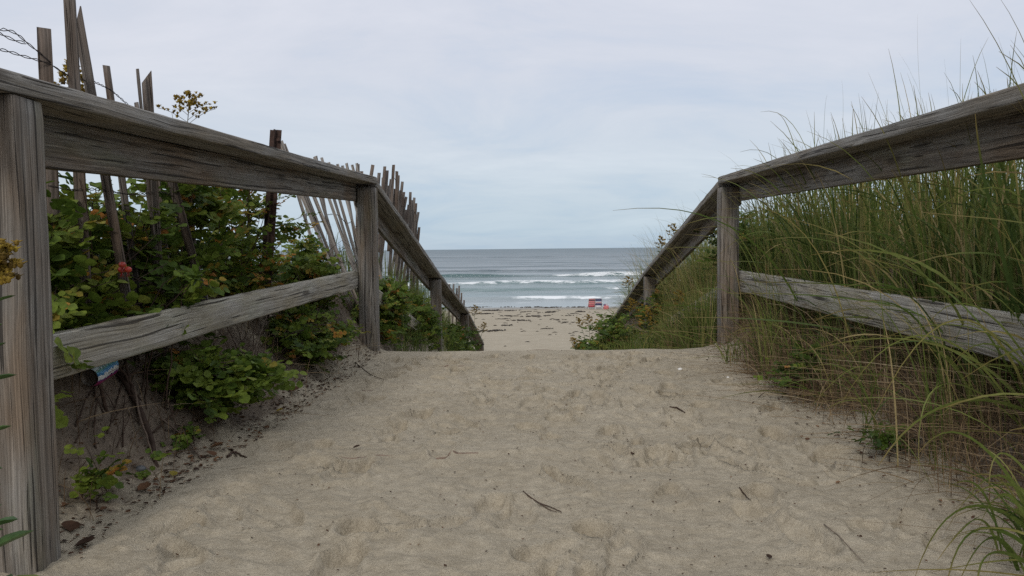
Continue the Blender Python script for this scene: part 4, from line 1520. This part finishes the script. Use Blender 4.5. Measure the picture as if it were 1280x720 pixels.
# ------------------------------------------------------------------ roots, litter, twigs
def root_thing(name, label, cat, strands, mat, group=None, tint=.4, side=6):
    mb = MB()
    for pts, ra, rb in strands:
        P = np.array([tuple(p) for p in pts], float)
        s = np.linspace(0, 1, len(P))
        q = np.linspace(0, 1, 14)
        C = np.stack([np.interp(q, s, P[:, i]) for i in range(3)], 1)
        for _ in range(2):
            C[1:-1] = (C[:-2] + 2 * C[1:-1] + C[2:]) / 4
        C[1:-1] += RNG.normal(0, ra * 0.25, (12, 3))
        mb.tube(C, np.linspace(ra, rb, 14) * (1 + RNG.normal(0, .08, 14)), side, tint + RNG.uniform(-.2, .2))
    p0 = strands[0][0][0]
    o = mb.build(name, mat, None, tuple(p0))
    return tag(o, label, cat, group)


def on(px, py, Y, dz=0.0):
    p = pt(px, py, Y)
    return Vector((p.x, p.y, surf(p.x, p.y) + dz))


def lay(px, py, dz=0.0):
    """point where the ray through (px, py) meets the ground sheet"""
    d = CR @ Vector(((px - 640) / 1000.0, (360 - py) / 1000.0, -1.0))
    o = Vector((0, 0, EYE))
    t = 0.8
    while t < 90:
        q = o + d * t
        if q.z <= surf(q.x, q.y):
            return Vector((q.x, q.y, surf(q.x, q.y) + dz))
        t *= 1.008
    return q


rg_ = 'exposed roots on the left bank'
root_thing('woody_root', 'thick dark woody root running down the left bank from under the rail', 'root',
           [([lay(150, 476, .03), lay(162, 500, .045), lay(176, 530, .04), lay(190, 562, .03), lay(200, 592, -.02)], .012, .009),
            ([lay(176, 530, .04), lay(166, 508, .06), lay(158, 486, .09)], .007, .004)], M['stem'], rg_, .2)
root_thing('woody_root', 'pale thin root curving beside the thick dark root', 'root',
           [([lay(168, 505, .05), lay(172, 535, .055), lay(182, 560, .045), lay(193, 580, .01)], .005, .003)], M['stem'], rg_, .9)
root_thing('woody_root', 'reddish brown root crossing in front of the crushed can', 'root',
           [([lay(112, 462, .10), lay(116, 485, .10), lay(124, 505, .07), lay(134, 522, .0)], .007, .006)], M['stem'], rg_, .55)
root_thing('woody_root', 'forked root reaching from the can toward the green bush', 'root',
           [([lay(120, 470, .09), lay(140, 482, .08), lay(160, 500, .06), lay(176, 520, .02)], .006, .004),
            ([lay(160, 500, .06), lay(190, 480, .09), lay(215, 470, .10), lay(240, 470, .06)], .004, .002)], M['stem'], rg_, .3)
root_thing('woody_root', 'long thin root lying down to the sand below the green bush', 'root',
           [([lay(200, 538, .03), lay(222, 548, .02), lay(240, 562, .012), lay(252, 578, .0)], .004, .0025)], M['stem'], rg_, .75)
root_thing('woody_root', 'arched bare cane springing over the green bush on the left bank', 'root',
           [([lay(200, 470, .02), lay(215, 462, .12), lay(245, 462, .14), lay(275, 478, .06)], .004, .002)], M['stem'], rg_, .6)
root_thing('dead_stalk', 'bleached dead stalk leaning on the left bank right of the green bush', 'twig',
           [([lay(311, 464, .0), lay(318, 452, .05), lay(324, 446, .09), lay(336, 428, .14)], .0035, .002)], M['stem'], 'dead stalks', 1.0)
root_thing('dead_stalk', 'thin straight dead stalk lying below the yellow leaves of the left bank', 'twig',
           [([lay(368, 442, .02), lay(385, 456, .02), lay(400, 470, .01)], .0025, .0018)], M['stem'], 'dead stalks', 1.0)


rgt = random.Random(8)
tang = []
for k in range(60):
    px0, py0 = rgt.uniform(92, 330), 0
    py0 = rgt.uniform(560 - px0 * .45, 610 - px0 * .30)
    dx0, dy0 = rgt.gauss(0, 26), rgt.uniform(-60, -18)
    tang.append(([lay(px0, py0, .004), lay(px0 + dx0 * .5, py0 + dy0 * .5, rgt.uniform(.01, .05)), lay(px0 + dx0, py0 + dy0, rgt.uniform(0, .03))], rgt.uniform(.0015, .004), .0012))
root_thing('root_tangle', 'tangle of fine bare roots and dead stems covering the left bank', 'roots', tang, M['stem'], None, .45, 5)


def twig(label, pts, rad=.0022, tint=.3, fork=None):
    st_ = [([lay(a, b, .003) for a, b in pts], rad, rad * .5)]
    if fork:
        st_.append(([lay(a, b, .004) for a, b in fork], rad * .7, rad * .4))
    root_thing('twig', label, 'twig', st_, M['stem'], 'twigs lying on the sand', tint, 5)


twig('straight brown twig in the middle of the sand walk', [(654, 617), (672, 630), (690, 638), (702, 642)], .0024, .4, [(672, 630), (688, 641), (696, 645)])
twig('small dark curved twig on the sand, right of the middle', [(924, 616), (934, 624), (938, 636)], .0024, .1)
twig('short dark stick across the sand near the far right post', [(837, 513), (846, 515), (856, 517)], .005, .05)
twig('long pale straw lying on the sand toward the lower right', [(1030, 658), (1050, 675), (1066, 692), (1080, 706)], .0018, .9)
twig('little forked grey twig on the sand below the green bush', [(284, 572), (292, 568), (300, 571), (308, 573)], .005, .35, [(286, 563), (292, 568), (296, 572)])
twig('thin twig near the far left post', [(444, 456), (454, 462), (464, 470), (480, 476)], .003, .3)
twig('fine brown twig beside the dry grass on the right', [(940, 505), (955, 492), (972, 482)], .002, .3)


def leaf_things(items, mat, group):
    for lab, px, py, s, ti, yaw in items:
        p = lay(px, py, .006)
        O = np.array([tuple(p)])
        D = np.array([[math.cos(yaw), math.sin(yaw), .15]])
        V, F, T = leaves(O, D, np.array([[.2, .1, 1.0]]), np.array([s]), np.array([1.0]), np.array([ti]))
        V[:, 2] += 0.25 * s * ((V[:, 0] - p.x) ** 2 + (V[:, 1] - p.y) ** 2) / (s * s)
        o = mk('fallen_leaf', V, F, mat, None, tuple(p), {'tint': ('FLOAT', T)})
        tag(o, lab, 'leaf', group)


leaf_things([('curled dark dead leaf on the sand left of the middle', 441, 563, .028, .05, .3),
             ('rusty brown fallen leaf beside the pebble on the left', 172, 616, .045, .6, 1.0),
             ('orange brown fallen leaf under the green bush', 262, 562, .05, .75, .2),
             ('pair-topped brown leaf just below the green bush', 268, 572, .04, .55, 2.4),
             ('brown leaf at the sand edge before the far left post', 362, 492, .06, .5, .9),
             ('dark leaf scrap on the sand at the right of the twig', 962, 704, .016, .0, 1.4),
             ('brown leaf lying below the near post foot', 88, 668, .05, .25, 2.0),
             ('dark crumpled leaf right against the near post foot', 92, 686, .05, .05, .4),
             ('small dark leaf near the middle of the sand walk', 790, 570, .016, .1, 1.2),
             ('reddish leaf on the sand at the right edge', 1008, 553, .02, .4, .8)], M['dead'], 'fallen leaves on the sand')
leaf_things([('yellow fallen leaf on the sand at the left edge', 345, 517, .035, .92, .4),
             ('small yellow leaf among the litter of the left bank', 216, 600, .03, .9, 1.8)], M['rose'], 'fallen leaves on the sand')


# pebbles and shell
def pebble(name, label, cat, px, py, r, mat):
    p = lay(px, py, r * .25)
    mb = MB()
    blob(mb, p, r, (1.2, .9, .7), .5, 10, 8)
    o = mb.build(name, mat, None, tuple(p))
    for v in o.data.vertices:
        v.co *= 1 + 0.25 * float(vn(v.co.x / r * 1.3 + px, v.co.y / r * 1.3 + v.co.z / r, 3))
    tag(o, label, cat)


pebble('pebble', 'blue grey pebble at the foot of the left bank', 'stone', 176, 590, .015, M['pebble'])
pebble('shell', 'broken white shell lying on the sand near the right post', 'shell', 850, 464, .013, M['shell'])
pebble('shell_chip', 'small white shell chip on the sand before the dry grass', 'shell', 910, 475, .008, M['shell'])


# litter (uncountable)
def litter(name, n, fx, fy, size, mat, tint, seed, label):
    rg = np.random.default_rng(seed)
    y = fy(rg, n)
    x = fx(rg, n, y)
    z = surfv(x, y) + .004
    a = rg.uniform(0, 6.28, n)
    V, F, T = leaves(np.stack([x, y, z], 1), np.stack([np.cos(a), np.sin(a), rg.uniform(0, .5, n)], 1), np.stack([rg.normal(0, .3, n), rg.normal(0, .3, n), np.ones(n)], 1),
                     rg.uniform(size[0], size[1], n), rg.uniform(.3, 1.0, n), np.clip(rg.normal(tint[0], tint[1], n), 0, 1))
    o = mk(name, V, F, mat, None, None, {'tint': ('FLOAT', T)}, smooth=False)
    tag(o, label, 'litter', kind='stuff')


litter('leaf_litter', 2000, lambda rg, n, y: rail_l(y) - np.abs(rg.normal(.16, .20, n)) + .05, UN(1.9, 5.6), (.005, .022), M['dead'], (.3, .3), 301, 'brown dead leaf litter along the foot of the left bank')
litter('leaf_litter', 500, lambda rg, n, y: rail_r(y) + rg.normal(.02, .15, n), UN(1.9, 5.6), (.006, .02), M['dead'], (.3, .25), 302, 'brown plant scraps along the foot of the right bank')
litter('sand_specks', 1700, lambda rg, n, y: .35 + rg.normal(0, .75, n), UN(1.5, 5.8), (.003, .010), M['dead'], (.25, .25), 303, 'tiny dark plant specks strewn over the sand walk')

# buried planks
for (px, py, ln_, lab) in ((520, 487, .30, 'edge of a buried plank barely showing across the sand, left of the middle'), (505, 574, .28, 'reddish buried plank edge showing nearest the camera'),
                           (575, 458, .30, 'short dark edge of a buried plank near the crest'), (655, 438.5, .42, 'buried plank edge at the very crest of the walk')):
    p = lay(px, py)
    mb = MB()
    n_ = 60
    P_ = []
    for q in range(n_ + 1):
        x_ = p.x + (q / n_ - .5) * ln_ * 1.9
        P_.append((x_, p.y + .006 * float(vn(x_ * 9, px, 4)), surf(x_, p.y) - .0055 + .010 * float(vn(x_ * 7, px, 5))))
    mb.tube(P_, .0055, 6, .5)
    o = mb.build('buried_plank', M['plank'], None, tuple(p))
    tag(o, lab, 'plank', 'plank edges buried in the sand walk')

# ------------------------------------------------------------------ crushed can
c0, c1 = lay(104, 503, .035), lay(142, 470, .035)
ax = (c1 - c0).normalized()
c0 = lay(126, 494, .066) - ax * .068
can = thing('drink_can', tuple(c0), 'crushed blue and white drink can lying under the left rail', 'can')


def can_mat():
    m, nt, bs = newmat('printed_can')
    L = nt.links.new
    at = nd(nt, 'ShaderNodeAttribute', attribute_name='grain')
    sp = nt.nodes.new('ShaderNodeSeparateXYZ')
    L(at.outputs['Vector'], sp.inputs[0])
    nz = noise_n(nt, at.outputs['Vector'], 6, 4, .7)
    ad = mth(nt, 'MULTIPLY_ADD', b=.35)
    L(nz.outputs['Fac'], ad.inputs[0])
    L(sp.outputs['Y'], ad.inputs[2])
    rp = ramp(nt, [(0.0, (.30, .04, .14)), (.42, (.16, .05, .22)), (.5, (.72, .75, .78)), (.68, (.75, .78, .8)), (.72, (.06, .24, .5)), (.82, (.12, .36, .58)), (.9, (.2, .42, .38)), (1.0, (.5, .6, .62))], 'CONSTANT')
    L(ad.outputs[0], rp.inputs['Fac'])
    L(rp.outputs['Color'], bs.inputs['Base Color'])
    bs.inputs['Roughness'].default_value = .35
    bs.inputs['Metallic'].default_value = .1
    return m


M['can'] = can_mat()
sdv = ax.cross(Vector((0, 0, 1))).normalized()
upv = sdv.cross(ax)
V, F, G = [], [], []
prof = [(0, .026), (.004, .0285), (.012, .033), (.03, .033), (.05, .0325), (.07, .032), (.09, .033), (.108, .033), (.116, .029), (.122, .026)]
NS = 28
prof = [(t * 1.12, r_ * 1.14) for t, r_ in prof]
for i, (t, r_) in enumerate(prof):
    for k in range(NS):
        a = 2 * math.pi * k / NS
        dent = 1 - .14 * math.exp(-((t - .055) / .022) ** 2) * max(0, math.cos(a - 1.2)) ** 3 - .10 * math.exp(-((t - .085) / .02) ** 2) * max(0, math.cos(a - 2.6)) ** 4
        V.append(c0 + ax * t + (sdv * math.cos(a) + upv * math.sin(a)) * r_ * dent)
        G.append((t * 12, .5 + .5 * math.sin(a), k / NS))
for i in range(len(prof) - 1):
    for k in range(NS):
        a, b = i * NS + k, i * NS + (k + 1) % NS
        F.append([a, b, b + NS, a + NS])
mk('can_body', np.array([tuple(v) for v in V]), F, M['can'], can, None, {'grain': ('FLOAT_VECTOR', np.array(G))})
for nm, t0, sg in (('can_base', 0.0, 1), ('can_lid', .1366, -1)):
    V, F = [], []
    for i, (r_, dz) in enumerate(((.0298, -.001), (.0274, .000), (.0256, .006), (.0137, .0065))):
        for k in range(NS):
            a = 2 * math.pi * k / NS
            V.append(tuple(c0 + ax * (t0 + sg * dz) + (sdv * math.cos(a) + upv * math.sin(a)) * r_))
    for i in range(3):
        for k in range(NS):
            a, b = i * NS + k, i * NS + (k + 1) % NS
            F.append([a, b, b + NS, a + NS])
    F.append([3 * NS + k for k in range(NS)])
    mk(nm, np.array(V), F, M['tin'], can)


# ------------------------------------------------------------------ beach chairs
def beach_chair(px, py, label, yaw, back, stripes, seatm):
    p = lay(px, py)
    root = thing('beach_chair', tuple(p), label, 'chair', 'beach chairs by the water')
    cy_, sy_ = math.cos(yaw), math.sin(yaw)

    def T_(x, y, z):
        return Vector((p.x + x * cy_ - y * sy_, p.y + x * sy_ + y * cy_, p.z + z))
    wd, hb = .50, .80
    # frame: side tubes of the back, legs, arms (back leans toward the viewer, seat toward the sea)
    fr = MB()
    for s in (-1, 1):
        x = s * wd / 2
        fr.tube([T_(x, .02, .16), T_(x, -.20, hb - .02), T_(x * .96, -.215, hb + .02)], .011, 8)
        fr.tube([T_(x, .02, .16), T_(x, .46, .24)], .011, 8)
    fr.tube([T_(-wd / 2 * .96, -.215, hb + .02), T_(wd / 2 * .96, -.215, hb + .02)], .011, 8)
    fr.tube([T_(-wd / 2, .46, .24), T_(wd / 2, .46, .24)], .011, 8)
    fr.build('frame', M['alu'], root)
    for s in (-1, 1):
        x = s * (wd / 2 + .02)
        lg = MB()
        lg.tube([T_(x, -.10, .44), T_(x, .42, .01), T_(x - s * .02, .44, .01)], .010, 8)
        lg.build('leg', M['alu'], root)
        lg = MB()
        lg.tube([T_(x, .40, .42), T_(x, -.22, .01)], .010, 8)
        lg.build('leg', M['alu'], root)
        ar = MB()
        ar.box(T_(x + s * .01, .14, .45), .05, .46, .022, Matrix.Rotation(yaw, 3, 'Z'))
        ar.build('armrest', M['white_cloth'], root)
    z0 = .13
    for a, b, mname in stripes:
        mbk = MB()
        za, zb = z0 + (hb - z0) * a, z0 + (hb - z0) * b
        f = lambda z: .02 - .22 * (z - .16) / (hb - .18)
        n = 6
        V, F = [], []
        for side_ in (0, 1):
            for i in range(n + 1):
                x = -wd / 2 + .008 + (wd - .016) * i / n
                sagv = .03 * math.sin(math.pi * i / n)
                for z in (za, zb):
                    V.append(tuple(T_(x, f(z) - sagv + side_ * .006, z)))
        m_ = (n + 1) * 2
        for i in range(n):
            F.append([2 * i, 2 * i + 2, 2 * i + 3, 2 * i + 1])
            F.append([m_ + 2 * i, m_ + 2 * i + 1, m_ + 2 * i + 3, m_ + 2 * i + 2])
            F.append([2 * i, m_ + 2 * i, m_ + 2 * i + 2, 2 * i + 2])
            F.append([2 * i + 1, 2 * i + 3, m_ + 2 * i + 3, m_ + 2 * i + 1])
        F.append([0, 1, m_ + 1, m_])
        F.append([2 * n, m_ + 2 * n, m_ + 2 * n + 1, 2 * n + 1])
        mk('back_band', np.array(V), F, M[mname], root)
    se = MB()
    se.box(T_(0, .24, .195), wd - .02, .42, .012, Matrix.Rotation(yaw, 3, 'Z') @ Matrix.Rotation(R(10), 3, 'X'))
    se.build('seat', M[seatm], root)


beach_chair(739.5, 386.5, 'taller red striped beach chair facing the sea, left of the pair', R(4), .7,
            [(0, .27, 'red_cloth'), (.285, .52, 'pink_cloth'), (.535, .72, 'pink_cloth'), (.735, .89, 'dark_cloth'), (.905, 1.0, 'pink_cloth')], 'red_cloth')
beach_chair(748.3, 386.2, 'navy and white patterned beach chair facing the sea, right of the pair', R(-7), .7,
            [(0, .20, 'white_cloth'), (.215, .45, 'navy_cloth'), (.465, .56, 'red_cloth'), (.575, .66, 'white_cloth'), (.675, .85, 'navy_cloth'), (.865, 1.0, 'navy_cloth')], 'navy_cloth')
p = lay(757.5, 386.8)
bag = thing('beach_bag', tuple(p), 'small red beach bag with dark top, on the sand right of the chairs', 'bag')
mb = MB()
V, F = [], []
for i, (z, s) in enumerate(((0, .9), (.08, 1.05), (.2, 1.0), (.27, .8), (.28, .4))):
    for k in range(14):
        a = 2 * math.pi * k / 14
        ex = 1 + .08 * math.sin(3 * a + i)
        V.append((p.x + .20 * s * ex * math.copysign(abs(math.cos(a)) ** .7, math.cos(a)), p.y + .12 * s * math.copysign(abs(math.sin(a)) ** .7, math.sin(a)), p.z + z))
for i in range(4):
    for k in range(14):
        a, b = i * 14 + k, i * 14 + (k + 1) % 14
        F.append([a, b, b + 14, a + 14])
F.append([56 + k for k in range(14)])
mk('bag_body', np.array(V), F, M['pink_cloth'], bag)
mb = MB()
blob(mb, p + Vector((-.10, 0, .32)), .085, (1.2, .8, .9), .5, 10, 7)
mb.build('bundle', M['navy_cloth'], bag)
mb = MB()
for dy_ in (-.06, .06):
    mb.tube(bez(p + Vector((-.14, dy_, .26)), p + Vector((.02, dy_, .5)), p + Vector((.18, dy_, .26)), 9), .012, 6)
mb.build('handle', M['pink_cloth'], bag)

# ------------------------------------------------------------------ seaweed on the beach
rgs = np.random.default_rng(77)


def weed_mesh(seed, r):
    rg = np.random.default_rng(seed)
    mb = MB()
    for k in range(16):
        a = rg.uniform(0, 6.28)
        q = rg.normal(0, 1, 2) * np.array([r, r * .4])
        mb.tube(bez((q[0], q[1], 0), (q[0] + math.cos(a) * .15, q[1] + math.sin(a) * .15, .12), (q[0] + math.cos(a) * .35, q[1] + math.sin(a) * .35, .0), 5), [.03, .045, .045, .04, .015], 5, rg.random())
    return mb


protos = []
items = []
for px, py in ((595, 384.5), (610, 384), (635, 384.2), (662, 384.5), (676, 384.5), (690, 384.5), (699, 384.3), (723, 384.5), (728, 384.2), (612, 388.5), (618, 389), (637, 389), (641, 388.5), (663, 390), (654, 390.5), (692, 389.5),
               (688, 391), (667, 396), (672, 395.5), (636, 395.5), (630, 399.5), (718, 392.5), (712, 395), (708, 403.5), (683, 411.5), (617, 414), (634, 407.5), (648, 401), (697, 400), (655, 401.5), (606, 393), (725, 390)):
    items.append((px, py))
for k, (px, py) in enumerate(items):
    p = lay(px, py)
    if k < 5:
        mb = weed_mesh(500 + k, .42)
        o = mb.build('seaweed_clump', M['kelp'], None, (0, 0, 0))
        protos.append(o)
    else:
        o = protos[k % 5].copy()
        COL.objects.link(o)
    o.location = (p.x, p.y, p.z + .01)
    s = rgs.uniform(.4, .85)
    o.scale = (s, s, s * .8)
    o.rotation_euler = (0, 0, rgs.normal(0, .3))
    tag(o, 'dark clump of stranded seaweed on the open beach', 'seaweed', 'seaweed clumps on the beach')
mb = MB()
for k in range(230):
    y = rgs.uniform(26, 62)
    if rgs.random() > .25 + .75 * math.exp(-((y - 47) / 10) ** 2):
        continue
    x = rgs.normal(.6, 5.0)
    z = surf(x, y)
    a = rgs.normal(0, .5)
    l = rgs.uniform(.05, .18)
    mb.tube([(x - l * math.cos(a), y - l * math.sin(a), z), (x, y, z + .025), (x + l * math.cos(a), y + l * math.sin(a), z)], [.006, .018, .006], 4, rgs.random())
o = mb.build('seaweed_scraps', M['kelp'])
tag(o, 'small dark scraps of seaweed scattered over the beach', 'seaweed', kind='stuff')

scene.cycles.use_adaptive_sampling = False
scene.cycles.denoising_input_passes = 'RGB_ALBEDO_NORMAL'
scene.cycles.denoising_prefilter = 'ACCURATE'
scene.cycles.max_bounces = 6
scene.cycles.use_denoising = False
